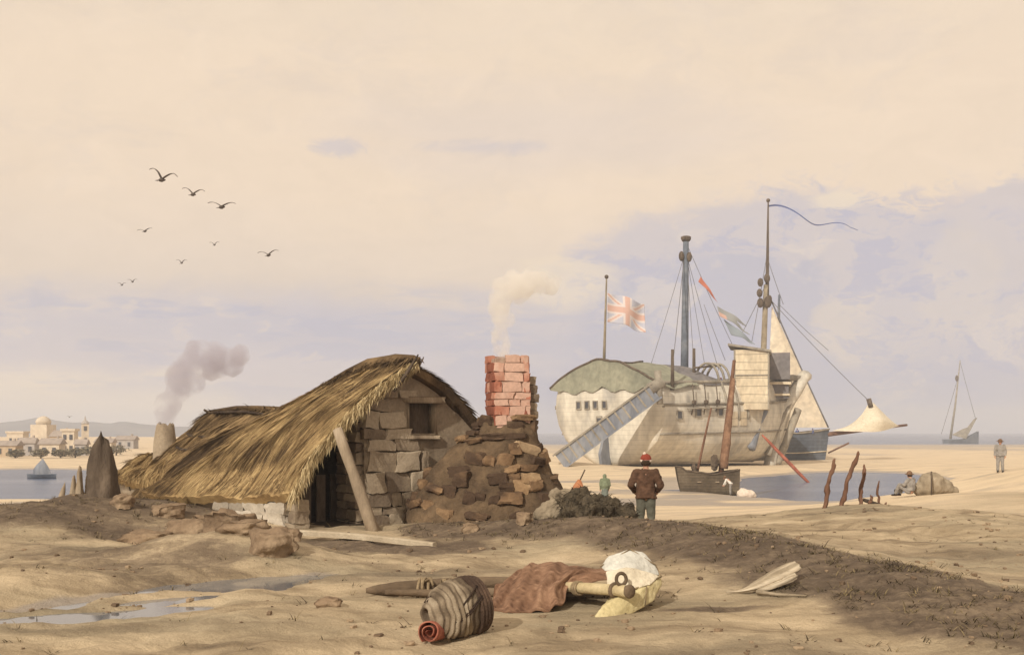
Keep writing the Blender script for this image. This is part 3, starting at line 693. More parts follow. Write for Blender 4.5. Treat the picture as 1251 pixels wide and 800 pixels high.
# --- brick chimney over its rubble breast
cc_ = P(621, 520, 23.5); ya = R(17); ax = (V((math.cos(ya), math.sin(ya), 0)), V((-math.sin(ya), math.cos(ya), 0)), uz)
stack = MB(); mort = MB()
z0 = CZ-(528-HY)/F*23.3; z1 = CZ-(433-HY)/F*23.3; wid, dep = .80, .70
z = z0; c_i = 0
while z < z1-.05:
    h = rnd(.13, .24); lean = (z-z0)*-.02
    for face in range(4):
        L = wid if face % 2 == 0 else dep; half = (dep if face % 2 == 0 else wid)/2
        a = ax[0] if face % 2 == 0 else ax[1]; n_ = ax[1] if face % 2 == 0 else ax[0]; sg = -1 if face in (0, 3) else 1
        x_ = -L/2-(.1 if c_i % 2 else 0)
        while x_ < L/2-.03:
            b = rnd(.22, .46); x0 = max(x_, -L/2); x1 = min(x_+b, L/2)
            if L/2-x1 < .08: x1 = L/2
            cpt = cc_+ax[0]*lean+a*((x0+x1)/2)+n_*(sg*(half-.06)); cpt.z = z+h/2
            if not (z > z1-.2 and rnd(0, 1) < .22): stack.stone(cpt, (x1-x0-.012, .15, h-.012) if face % 2 == 0 else (x1-x0-.012, .15, h-.012), (a, n_, uz), rnd(.15, .9)+(.25 if face == 0 else -.3), .10, .05, 3)  # front bricks tinted lighter, other faces darker: light and shade in the tint
            x_ = x1 if x1 == L/2 else x_+b
    z += h; c_i += 1
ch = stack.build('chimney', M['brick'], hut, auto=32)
mort.box(cc_+V((0, 0, (z0+z1)/2-cc_.z-.04)), (wid-.06, dep-.06, z1-z0-.1), ax); mort.build('chimney_mortar', M['mortar'], ch, smooth=False)
mb = MB(); cs = cc_+ax[0]*.50+ax[1]*.12    # shorter flue leaning on its right side
z = z0
while z < CZ-(462-HY)/F*23.4:
    h = rnd(.14, .2)
    for q in range(2): mb.stone(cs+ax[1]*(-.17+.3*q)+V((rnd(-.02, .02), 0, z+h/2-cs.z)), (.26, .30, h*.98), ax, rnd(0, .7), .16, .06, 3)
    z += h
mb.build('side_flue', M['stone'], ch, auto=32)
# rubble breast: a flaring heap of built stones with an earthy core
prof = [(640, 128, 132), (622, 122, 104), (605, 113, 78), (580, 98, 58), (560, 82, 50), (545, 66, 45), (530, 44, 40), (514, 31, 34)]
hc = P(618, 640, 23.4)
def hp(k, th):
    py, l, r_ = k; s = 23.4/F; z = CZ-(py-HY)*23.0/F-(.25 if py == 640 else 0)
    rx = (r_ if math.cos(th) > 0 else l)*s; ry = (.35+(py-514)/126*1.05)
    return V((hc.x+rx*math.cos(th), hc.y+ry*math.sin(th), z))
mb = MB(); rws = []
for i in range(26):
    t = i/25*(len(prof)-1); a = min(int(t), len(prof)-2); f = t-a; k = tuple(prof[a][q]*(1-f)+prof[a+1][q]*f for q in range(3))
    r = []
    for j in range(64):
        th = 2*math.pi*j/64; p = hp(k, th); n = (p-V((hc.x, hc.y, p.z))).normalized()
        r.append(p+n*(.10*mnoise.noise(p*2.2)+.05*mnoise.noise(p*6))-n*.05)
    rws.append(r)
mb.grid(rws, .4, True); mb.add(rws[-1], [tuple(range(64))])
breast = mb.build('chimney_breast', M['earth'], hut)
mb = MB(); py = 634
while py > 512:
    hh = rnd(7, 14); s = 23.4/F; a = next(i for i in range(len(prof)-1) if prof[i+1][0] <= py-hh/2 or i == len(prof)-2)
    f = np.clip((prof[a][0]-(py-hh/2))/(prof[a][0]-prof[a+1][0]), 0, 1); k = (py-hh/2, prof[a][1]*(1-f)+prof[a+1][1]*f, prof[a][2]*(1-f)+prof[a+1][2]*f)
    th = math.pi*.93+rnd(0, .2)
    while th < math.pi*2.12:
        p = hp(k, th); q = hp(k, th+.02); tg = (q-p).normalized(); sp_d = (q-p).length/.02
        b = rnd(.2, .5); th2 = th+b/max(sp_d, .2); pm_ = hp(k, (th+th2)/2); tg = (hp(k, th2)-p).normalized(); n = V((tg.y, -tg.x, 0))
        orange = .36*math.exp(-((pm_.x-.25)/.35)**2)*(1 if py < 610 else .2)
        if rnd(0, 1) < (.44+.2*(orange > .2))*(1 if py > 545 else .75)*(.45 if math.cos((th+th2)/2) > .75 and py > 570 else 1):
            ra = rnd(-.28, .28); t2 = (tg*math.cos(ra)+uz*math.sin(ra)).normalized(); u2 = t2.cross(n)*-1
            if u2.z < 0: u2 = -u2
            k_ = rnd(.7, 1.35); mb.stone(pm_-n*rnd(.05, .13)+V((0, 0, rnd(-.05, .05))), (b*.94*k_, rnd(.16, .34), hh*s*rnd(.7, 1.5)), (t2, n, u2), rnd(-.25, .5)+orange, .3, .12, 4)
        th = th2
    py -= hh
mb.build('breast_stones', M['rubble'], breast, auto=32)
# ------------------------------------------------------------------ prop pole and fallen plank
def single(mb, name, mat, loc, label, cat, group=None, **kw):
    o = mb.build(name, M[mat] if isinstance(mat, str) else mat, loc=loc, **kw); return tag(o, label, cat, group)
mb = MB(); a, b = P(412, 524, 21.75), G(458, 21.35, -.1); mb.tube([a.lerp(b, t) for t in (0, .2, .4, .6, .8, 1)], [.10, .11, .105, .12, .12, .135], 9, .55, 1, .25)
single(mb, 'prop_pole', 'timber', G(458, 21.35), 'grey timber pole propping the thatch verge at the doorway', 'pole')
def plank(pa, pb, w, h, name, mat, label, cat, bow=0, grp=None, n=10):
    pts = [V(pa).lerp(V(pb), i/n)+V((0, 0, bow*math.sin(math.pi*i/n))) for i in range(n+1)]; mb = MB()
    d_ = (V(pb)-V(pa)).normalized(); s_ = d_.cross(uz).normalized(); rws = []
    for i, p in enumerate(pts):
        k = .75+.25*math.sin(math.pi*min(1, .15+i/n*.85)); u_ = s_.cross(d_)
        rws.append([p+s_*(a_*w/2*k)+u_*(b_*h/2) for a_, b_ in ((-1, -1), (1, -1), (1, .7), (.8, 1), (-.8, 1), (-1, .7))])
    mb.grid(rws, .55, True); mb.add(rws[0], [(5, 4, 3, 2, 1, 0)]); mb.add(rws[-1], [(0, 1, 2, 3, 4, 5)])
    return single(mb, name, mat, V(pb), label, cat, grp, auto=35)
plank(G(322, 20.9, .12), G(531, 18.7, .02), .16, .10, 'plank', 'pale_timber', 'long bleached plank lying on the ground before the hut doorway', 'plank', .05)
# ------------------------------------------------------------------ outhouse on the left with its stubby chimney
oh = empty('outhouse', G(185, 28), 'small thatched outhouse with a broken pale chimney pot, left of the hut', 'hut')
rg = [P(236, 546, 27.6), P(215, 549, 28.0), P(196, 552, 28.5), P(180, 555, 29.0)]
ev = [P(224, 592, 26.5), P(190, 592, 26.9), P(160, 588, 27.3), P(138, 582, 27.9)]
thatch_part('roof', M['thatch'], rg, ev, .12, 12, 2600, .16, oh, .25, .55, .68)
mb = MB(); rr = [p+V((1.6, 1.4, -1.1)) for p in rg]; mb.slab([rg, rr], V((-.06, -.06, -.15)), .4); mb.build('rear_roof', M['thatch_old'], oh)
mb = MB(); w0, w1 = P(226, 600, 26.7), P(146, 600, 28.0); dd = (w1-w0); dd.z = 0; Lw = dd.length; dd.normalize(); nn_ = V((dd.y, -dd.x, 0))
for row in range(5):
    x_ = 0
    while x_ < Lw:
        b = rnd(.3, .6); p = w0+dd*(x_+b/2)+V((.12, .12, 0)); mb.stone(V((p.x, p.y, CZ-2.1+row*.22)), (b*.97, .3, .23), (dd, nn_, uz), rnd(0, .7), .14, .06, 3); x_ += b
end = [ev[-1]+V((.1, .05, -.05)), rg[-1]+V((.06, .05, -.08)), rr[-1]+V((0, 0, -.05))]
mb.add([end[0], end[1], end[2], V((end[2].x, end[2].y, CZ-2.6)), V((end[0].x, end[0].y, CZ-2.6))], [(0, 1, 2, 3, 4)]); mb.build('wall', M['stone'], oh)
cp = P(202, 552, 28.0); mb = MB(); n = 20; rws = []
for i, (py, r_) in enumerate(((562, .33), (552, .31), (540, .285), (528, .25), (520, .225), (518, .19), (524, .17), (545, .16))):
    z = CZ-(py-HY)*28/F; rws.append([V((cp.x+math.cos(2*math.pi*k/n)*r_*(1+.08*mnoise.noise(V((k*.6, i*.5, 2)))), cp.y+math.sin(2*math.pi*k/n)*r_, z+(.14*mnoise.noise(V((math.cos(2*math.pi*k/n)*1.6, math.sin(2*math.pi*k/n)*1.6, 7))) if 3 <= i <= 6 else 0))) for k in range(n)])
mb.grid(rws, .6, True); mb.build('chimney_pot', M['stone'], oh)
# ================================================================== stumps, rocks, litter by the hut
def stump(px, d, h, r0, r1, label, lean=(0, 0), mat='dark_timber', top=.6):
    b = G(px, d, -.25); mb = MB(); n = 9; pts = []; rr = []
    for i in range(n+1):
        t = i/n; pts.append(b+V((lean[0]*t, lean[1]*t, (h+.25)*t))); rr.append((r0+(r1-r0)*t**.7)*(1 if t < .8 else max(.12, 1-((t-.8)/.2)**2*(1-.25*top))))
    mb.tube(pts, rr, 20, .5, .85, .38)
    mb.v = [V(q)+uz*(max(0, (q[2]-b.z)/h-.72)*h*.9*mnoise.noise(V((q[0]*7, q[1]*7, px))))+V((q[0]-b.x, q[1]-b.y, 0))*.22*mnoise.noise(V((math.atan2(q[1]-b.y, q[0]-b.x)*2.2, q[2]*.8, px))) for q in mb.v]
    single(mb, 'timber_stump', mat, G(px, d), label, 'post', 'old stumps beside the hut')
stump(128, 22.0, 1.02, .43, .24, 'tall thick weathered stump left of the outhouse, tallest of the stumps', (-.06, 0))
stump(109, 22.6, .52, .16, .09, 'low brown stump leaning against the tall thick stump', (.03, 0), 'timber')
stump(98, 22.4, .62, .15, .05, 'pointed stump close left of the tall stump, in front of a similar one', (-.02, 0), 'timber')
stump(88, 22.8, .56, .15, .05, 'blunt pale stump just behind the pointed stump', (.05, 0), 'timber')
stump(72, 22.3, .34, .14, .03, 'smallest pointed stump at the left end of the stumps', (.12, 0), 'timber')
RK = [(278, 643, 19.6, .62, .42, 'big angular rock nearest the whitewashed hut wall'), (232, 640, 20.2, .55, .24, 'flat brown rock left of the big angular rock'), (305, 660, 18.2, .40, .20, 'pale flat stone below the big angular rock'), (332, 688, 15.8, .46, .22, 'rounded tan rock above the largest puddle'), (265, 657, 18.3, .30, .16, 'small dark stone in front of the big angular rock'),
      (205, 628, 21.4, .40, .16, 'low stone under the left end of the thatch'), (352, 665, 17.6, .26, .12, 'small stone beside the end of the long plank'), (402, 750, 11.8, .24, .10, 'small dark stone alone on the near sand'), (640, 640, 20.2, .30, .2, 'squared stone at the foot of the chimney rubble'), (668, 636, 20.6, .26, .16, 'small fallen stone right of the chimney rubble'), (575, 646, 20.4, .28, .16, 'fallen stone before the left of the chimney rubble'), (150, 615, 21.3, .30, .15, 'low stone to the right of the tall stump'), (182, 650, 18.9, .50, .17, 'long low tan rock at the left end of the rocks before the hut'), (252, 632, 20.9, .34, .20, 'dark rock under the thatch, behind the flat brown rock'), (298, 676, 16.8, .42, .15, 'tan slab lying between the pale flat stone and the puddle'), (318, 646, 19.6, .30, .18, 'brown stone touching the near end of the long plank')]
for px, py, d, w_, h_, lb in RK:
    mb = MB(); g = G(px, d); big = 1.5 if px < 360 and d > 15 else 1.0; w_ *= big; h_ *= 1.15*big; mb.stone(g+V((0, 0, h_*.30)), (w_, w_*.75, h_), (V((math.cos(px), math.sin(px), 0)), V((-math.sin(px), math.cos(px), 0)), uz), .5, .42, .12, 12)
    mb.v = [V(q)+(V(q)-g-V((0, 0, h_*.3))).normalized()*(.05*h_*2*mnoise.noise(V(q)*9)+.03*h_*2*abs(mnoise.noise(V(q)*4+V((px, 0, 0))))) for q in mb.v]
    single(mb, 'rock', 'rock', g, lb, 'rock', 'rocks lying before the hut')
# sack heap and net heap beside the rubble
def lump(name, mat, px, d, parts, voxel, label, cat, disp=.05, ds=4, grp=None):
    g = G(px, d); mb = MB()
    for (x, y, z, r, sx, sy, sz) in parts: ball(mb, g+V((x, y, z)), r, (sx, sy, sz), 16)
    m2 = remeshed(mb, voxel, 3, disp, ds, px)
    if name == 'net_heap':
        vv = [V(q) for q in m2.v]
        for k in range(2600):
            q = random.choice(vv); dr = V((rnd(-1, 1), rnd(-1, 1), rnd(-.5, .7))).normalized(); m2.blade(q, dr*rnd(.06, .22), rnd(.004, .010), dr.cross(V((.3, .5, .8))).normalized(), V((0, 0, -.05)), rnd(0, 1))
    return single(m2, name, mat, g, label, cat, grp)
lump('sack_heap', 'sack', 682, 20.6, [(0, 0, .12, .32, 1.1, .8, .8), (-.2, -.05, .06, .25, 1.1, .8, .7), (.12, .05, .35, .20, 1, .8, 1), (-.05, 0, .42, .12, 1, 1, 1), (.32, .1, .16, .2, 1, .8, .7)], .03, 'pale crumpled sack slumped against the foot of the chimney rubble', 'sack', .07, 7)
lump('net_heap', 'net', 722, 20.3, [(0, 0, .10, .45, 1.3, .9, .6), (-.3, .1, .2, .35, 1, .8, .75), (.4, 0, .04, .4, 1.2, .8, .45)], .035, 'dark heap of fishing net and weed right of the pale sack', 'net', .16, 5)
fb = empty('marker_float', G(705, 24.5), 'orange cone float with a thin stick behind the dark net heap', 'float'); b = P(704, 616, 24.5)
mb = MB(); mb.lathe(b, (.12, 0, 1), [(0, .25), (.1, .235), (.3, .17), (.5, .08), (.58, .03)], 14, wob=.15); mb.build('cone', M['orange'], fb)
mb = MB(); mb.tube([b+V((.06, 0, .5)), b+V((.20, 0, .80))], .018, 6); mb.build('stick', M['dark_timber'], fb)
# ------------------------------------------------------------------ stakes on the right
ST = [(1005, 646, 26, 1019, 560, .075, .085, 'rust brown stake at the left end of the row of stakes'), (1024, 640, 26.5, 1048, 551, .085, .08, 'tallest rust brown stake, leaning right in the row of stakes'), (1050, 630, 27.4, 1056, 567, .09, .06, 'upright rust brown stake right of the tallest stake'), (1063, 630, 27.2, 1064, 604, .10, .03, 'short pointed stub standing left of the thin stake'), (1073, 627, 28, 1073, 587, .06, .035, 'thin dark stake with a narrow pointed top'), (1084, 627, 28.2, 1083, 613, .09, .03, 'lowest worn stub at the right end of the row of stakes')]
for px, py, d, qx, qy, r0, r1, lb in ST:
    g = G(px, d, -.15); e = P(qx, qy, d); mb = MB()
    n = 26; pts = [g.lerp(e, t/n)+V((.025*math.sin(t/n*9+px)+.028*mnoise.noise(V((t*.35, px, 0))), .03*mnoise.noise(V((t*.35, px, 9))), 0)) for t in range(n+1)]
    mb.tube(pts, [.78*(r0+(r1-r0)*t/n)*(1+.30*mnoise.noise(V((t*.6, px*2, 3))))*(.85 if t < n-2 else .6 if t < n else .3) for t in range(n+1)], 9, .5, 1, .55)
    single(mb, 'stake', 'rust_wood', G(px, d), lb, 'stake', 'row of old stakes on the sand')
mb = MB(); mb.tube([G(1056, 27.4, .10), G(1082, 28.2, .08), G(1110, 28.6, .03), G(1128, 28.8, .02)], [.05, .045, .03, .02], 6, .3, wob=.6); single(mb, 'driftwood_branch', 'dark_timber', G(1092, 28.2), 'thin dark branch lying right of the stakes', 'driftwood')
# ------------------------------------------------------------------ foreground: spars, tanned sail, canvas buoy, basket
M['brown_spar'] = pm('brown_spar', [(.075, .052, .034), (.16, .115, .075), (.27, .205, .14)], 2.2, .88, .5, 24, (.5, 1, 1))
sp0 = empty('lashed_spars', G(600, 13.2), 'bundle of spars lashed with rope lying under the brown sailcloth', 'spar')
def on(px, d, up): return G(px, d, up)
def spar(pts, rad, mat, n=10): 
    mb = MB(); q = [catmull(pts, i/14) for i in range(15)]; r = [float(np.interp(i/14, np.linspace(0, 1, len(rad)), rad)) for i in range(15)]
    mb.tube(q, r, n, .5, 1, .12); return mb.build('spar', M[mat], sp0)
spar([on(447, 13.0, .07), on(480, 13.05, .10), on(560, 13.2, .12), on(640, 13.3, .14)], [.03, .085, .08, .07], 'brown_spar')
spar([on(470, 12.75, .06), on(560, 12.9, .07), on(700, 12.9, .09)], [.03, .055, .05], 'brown_spar')
spar([on(628, 13.2, .17), on(690, 12.45, .20), on(730, 12.0, .235), on(767, 11.62, .25)], [.055, .06, .062, .066], 'spar_yellow', 14)
def ring(c, ax_, r, t, n=18): 
    mb = MB(); ax_ = V(ax_).normalized(); u = ax_.cross(uz).normalized(); w_ = u.cross(ax_); rws = []
    for i in range(n):
        a = 2*math.pi*i/n; cdir = u*math.cos(a)+w_*math.sin(a)
        rws.append([V(c)+cdir*(r+t*math.cos(b_))+ax_*(t*math.sin(b_)) for b_ in np.linspace(0, 2*math.pi, 8, endpoint=False)])
    rws.append(rws[0]); mb.grid(rws, .5, True); return mb
sdir = (on(700, 12.9, .1)-on(470, 12.9, .1)).normalized()
for px, r_ in ((518, .125), (546, .12)):
    mb = MB()
    for k in range(4): q = ring(on(px, 12.98, .085)+sdir*(.035*(k-1.5)), sdir+V((0, rnd(-.25, .25), rnd(-.15, .15))), r_*1.05, .018); mb.add(q.v, q.f)
    mb.tube([on(px+2, 12.9, .2), on(px+8, 12.8, .25), on(px+11, 12.7, .17)], [.015, .02, .012], 6); mb.build('lashing', M['rope'], sp0)
cdir = (on(767, 11.62, .25)-on(730, 12.0, .235)).normalized()
for px, d in ((706, 12.26), (707, 12.63)):
    mb = MB()
    for k in range(3): q = ring(on(px, d, .215)+cdir*(.03*(k-1)), cdir+V((0, rnd(-.3, .3), 0)), .072, .014); mb.add(q.v, q.f)
    if px == 706: mb.build('lashing', M['rope'], sp0)
mb = ring(on(751, 11.78, .245), cdir, .072, .022); mb.build('hoop', M['brown_spar'], sp0)
mb = ring(on(759, 11.72, .37), V((.45, -.85, .1)), .065, .02); mb.build('hoop', M['brown_spar'], sp0)
mb = MB(); mb.lathe(on(766, 11.64, .25), cdir, [(0, .066), (.04, .078), (.06, .07), (.065, .02)], 18); mb.build('end_cap', M['brown_spar'], sp0)
ct = [[(612, 722, 13.5), (640, 708, 13.6), (662, 700, 13.7), (695, 697, 13.7), (728, 699, 13.5), (765, 703, 13.2)],
      [(606, 716, 13.0), (630, 699, 13.1), (652, 688, 13.2), (688, 688, 13.2), (725, 693, 13.0), (762, 699, 12.7)],
      [(602, 728, 12.6), (626, 711, 12.65), (655, 703, 12.6), (690, 700, 12.6), (722, 697, 12.7), (764, 702, 12.4)],
      [(600, 738, 12.2), (623, 727, 12.2), (652, 724, 12.1), (678, 719, 12.1), (702, 703, 12.5), (764, 705, 12.35)],
      [(599, 747, 11.95), (624, 751, 11.8), (651, 747, 11.8), (686, 737, 11.9), (700, 714, 12.4), (764, 706, 12.3)]]
rws = surf([[P(*q) for q in r] for r in ct], 46, 70)
for i, r in enumerate(rws):
    for j, p in enumerate(r):
        u, v = j/69, i/45
        p += V((0, -.3, .7))*(.062*math.sin(u*34+v*7+2.5*mnoise.noise(V((u*4, v*3, 5))))*(.4+.6*v)*(1-.6*u)+.05*mnoise.noise(V((u*5, v*5, 2)))+.016*math.sin(u*70+v*20+4*mnoise.noise(V((u*6, v*4, 8)))))
        p.z = max(p.z, H(p.x, p.y)+.015)
mb = MB(); mb.slab(rws, V((0, .004, -.014)), [.5+.5*mnoise.noise(V((i*.3, 1, 1))) for i in range(46*70)])
single(mb, 'sailcloth', 'tan_sail', G(650, 12.6), 'brown tanned sailcloth draped in folds over the lashed spars', 'sail')
def hull_of(pts):
    import bmesh
    bm = bmesh.new()
    for p in pts: bm.verts.new(p)
    r = bmesh.ops.convex_hull(bm, input=bm.verts); bm.verts.ensure_lookup_table(); bm.verts.index_update()
    used = sorted({v for f in bm.faces for v in f.verts}, key=lambda v: v.index); ix = {v: i for i, v in enumerate(used)}
    vs_ = [v.co.copy() for v in used]; fs_ = [tuple(ix[v] for v in f.verts) for f in bm.faces]; bm.free(); return vs_, fs_
by = empty('canvas_buoy', G(770, 12.1), 'large cream faceted canvas buoy with ochre underside lying on sand', 'buoy')
top = [P(733, 692, 12.25), P(745, 678, 12.3), P(770, 671, 12.35), P(786, 674, 12.35), P(801, 690, 12.3), P(806, 703, 12.2), P(770, 694, 12.05), P(738, 697, 12.1), P(775, 690, 12.7), P(795, 700, 12.7), P(745, 694, 12.7), P(768, 676, 12.6)]
mid = [P(740, 698, 12.0), P(770, 692, 11.98), P(806, 703, 12.1), P(795, 714, 11.9), P(768, 722, 11.8), P(742, 722, 11.85), P(745, 700, 12.6), P(798, 705, 12.6), P(770, 722, 12.6)]
low = [P(807, 704, 12.12), P(809, 714, 12.1), P(798, 733, 11.95), P(786, 742, 11.85), P(768, 752, 11.7), P(742, 762, 11.5), P(718, 766, 11.4), P(790, 716, 11.88), P(766, 724, 11.78), P(735, 740, 11.6), P(790, 735, 12.5), P(805, 716, 12.5), P(750, 745, 12.3)]
low += [P(800, 700, 12.4), P(768, 715, 12.4), P(745, 730, 12.2)]
for nm, pts, mt in (('upper_canvas', top, 'white_canvas'), ('front_canvas', mid, 'canvas'), ('lower_canvas', low, 'yellow_canvas')):
    mb = MB(); v_, f_ = hull_of(pts); mb.add(v_, f_); remeshed(mb, .012, 5, .012, 9, 4).build(nm, M[mt], by)
mb = MB()
for a, b in (((733, 692, 12.22), (770, 670.5, 12.33)), ((770, 670.5, 12.33), (801, 690, 12.28)), ((801, 690, 12.28), (808, 704, 12.1)), ((808, 704, 12.09), (767, 722.5, 11.76)), ((790, 715.5, 11.86), (788, 741, 11.83))):
    mb.tube([P(*a), P(*b)], .009, 6)
mb.build('seam_rope', M['rope'], by)
# basket
bk_ = empty('wicker_basket', G(556, 10.9), 'grey coiled wicker basket lying on its side with dark brown rim', 'basket')
axd = V((-.80, -.55, -.13)).normalized(); bc = G(583, 10.65, .255)
prof = []
for i in range(90):
    t = i/89; r = float(np.interp(t, [0, .12, .3, .5, .7, .85, .95, 1], [.25, .275, .278, .268, .235, .185, .14, .10])); ph = t*9.5
    prof.append((t*.52, r+.020*abs(math.sin(math.pi*ph))-.010, (.5+.22*math.sin(ph*2.3)-.35*(abs(math.sin(math.pi*ph)) < .35)-.5*max(0, 1-t/.42))))
prof += [(.50, .085, .2), (.40, .08, 0)]
mb = MB(); mb.lathe(bc+axd*.08, axd, prof, 56, wob=.09, sx=1.02)
mb.v = [tuple(V(q)+axd*(.035*mnoise.noise(V(q)*5))+V((mnoise.noise(V(q)*9), mnoise.noise(V(q)*9+V((7, 0, 0))), mnoise.noise(V(q)*9+V((0, 5, 0)))))*.014) for q in mb.v]; mb.t = [t_+.5*mnoise.noise(V(q)*7) for t_, q in zip(mb.t, mb.v)]; mb.build('basket_body', M['basket'], bk_)
mb = MB(); pr = []
for i in range(40):
    t = i/39; pr.append((t*.17-.03, float(np.interp(t, [0, .1, .5, .9, 1], [.24, .268, .287, .293, .278]))+.012*abs(math.sin(math.pi*t*4))))
mb.lathe(bc, axd, [(-.03, .02)]+pr, 40, wob=.05); mb.build('basket_rim', M['basket_rim'], bk_)
mb = MB(); 
for k in range(7):
    a0 = rnd(0, 6.28); q = []; u_ = axd.cross(uz).normalized(); w_ = u_.cross(axd)
    for i in range(14):
        t = i/13; a = a0+t*1.1; r = float(np.interp(t, [0, .3, .6, 1], [.305, .305, .26, .15])); q.append(bc+axd*(.10+t*.46)+(u_*math.cos(a)+w_*math.sin(a))*r)
    mb.tube(q, .010, 6, .2)
mb.build('basket_strap', M['basket_rim'], bk_)
# roll of red cloth before it: a spiral
g = G(527, 10.2, 0); axr = V((-.35, -.9, .1)).normalized(); u_ = axr.cross(uz).normalized(); w_ = u_.cross(axr); rws = []
for i in range(64):
    a = i/63*math.pi*4.6; r = .026+.0068*a; c = g+V((0, 0, .125))+(u_*math.cos(-a+1)+w_*math.sin(-a+1))*r
    rws.append([c+axr*(z+.015*math.sin(a*2.1)) for z in (-.18, -.12, -.06, 0, .05)])
mb = MB(); mb.slab(rws, lambda i, j: V((0, 0, 0))+(g+V((0, 0, .125))-rws[i][2]).normalized()*.014); single(mb, 'cloth_roll', 'red_cloth', g, 'rolled up red cloth at the mouth of the wicker basket', 'cloth')
# driftwood log on the bank
g = G(935, 13.0); mb = MB()
gz = lambda px, d, up: G(px, d, up)
def log(ctrl, rad, n=40, seed=0, fl=.75):
    cc2 = [catmull(ctrl, i/n) for i in range(n+1)]; rws = []
    for i, c_ in enumerate(cc2):
        t_ = (cc2[min(i+1, n)]-cc2[max(i-1, 0)]).normalized(); u_ = t_.cross(uz).normalized(); w_ = u_.cross(t_); r = float(np.interp(i/n, [q[0] for q in rad], [q[1] for q in rad]))
        rws.append([c_+(u_*math.cos(a)+w_*math.sin(a)*fl)*r*(1+.16*math.sin(a*5+i*.06+seed)+.10*math.sin(a*11+i*.1)+.35*mnoise.noise(V((math.cos(a)*1.5, math.sin(a)*1.5+seed, i*.09))))+t_*(.05*mnoise.noise(V((math.cos(a)*3, math.sin(a)*3, seed))) if i == n else 0) for a in np.linspace(0, 2*math.pi, 26, endpoint=False)])
    mb.grid(rws, [.5+.4*math.sin(j*5*2*math.pi/26) for i in range(n+1) for j in range(26)], True); mb.add(rws[-1], [tuple(range(26))], 0)
log([gz(887, 12.75, .03), gz(905, 12.8, .04), gz(922, 12.85, .07), gz(942, 12.95, .12), gz(960, 13.05, .17), gz(974, 13.1, .20)], [(0, .010), (.2, .022), (.4, .06), (.65, .095), (.9, .09), (1, .075)], 40, 1)
log([gz(925, 12.8, .04), gz(950, 12.85, .07), gz(972, 12.95, .12)], [(0, .02), (.3, .045), (.8, .055), (1, .04)], 24, 4)
mb.tube([gz(925, 12.75, .05), gz(950, 12.55, .03), gz(985, 12.4, .02)], [.03, .02, .01], 6, .2); single(mb, 'driftwood_log', 'pale_timber', g, 'bleached split driftwood log on the dark bank, right foreground', 'driftwood')
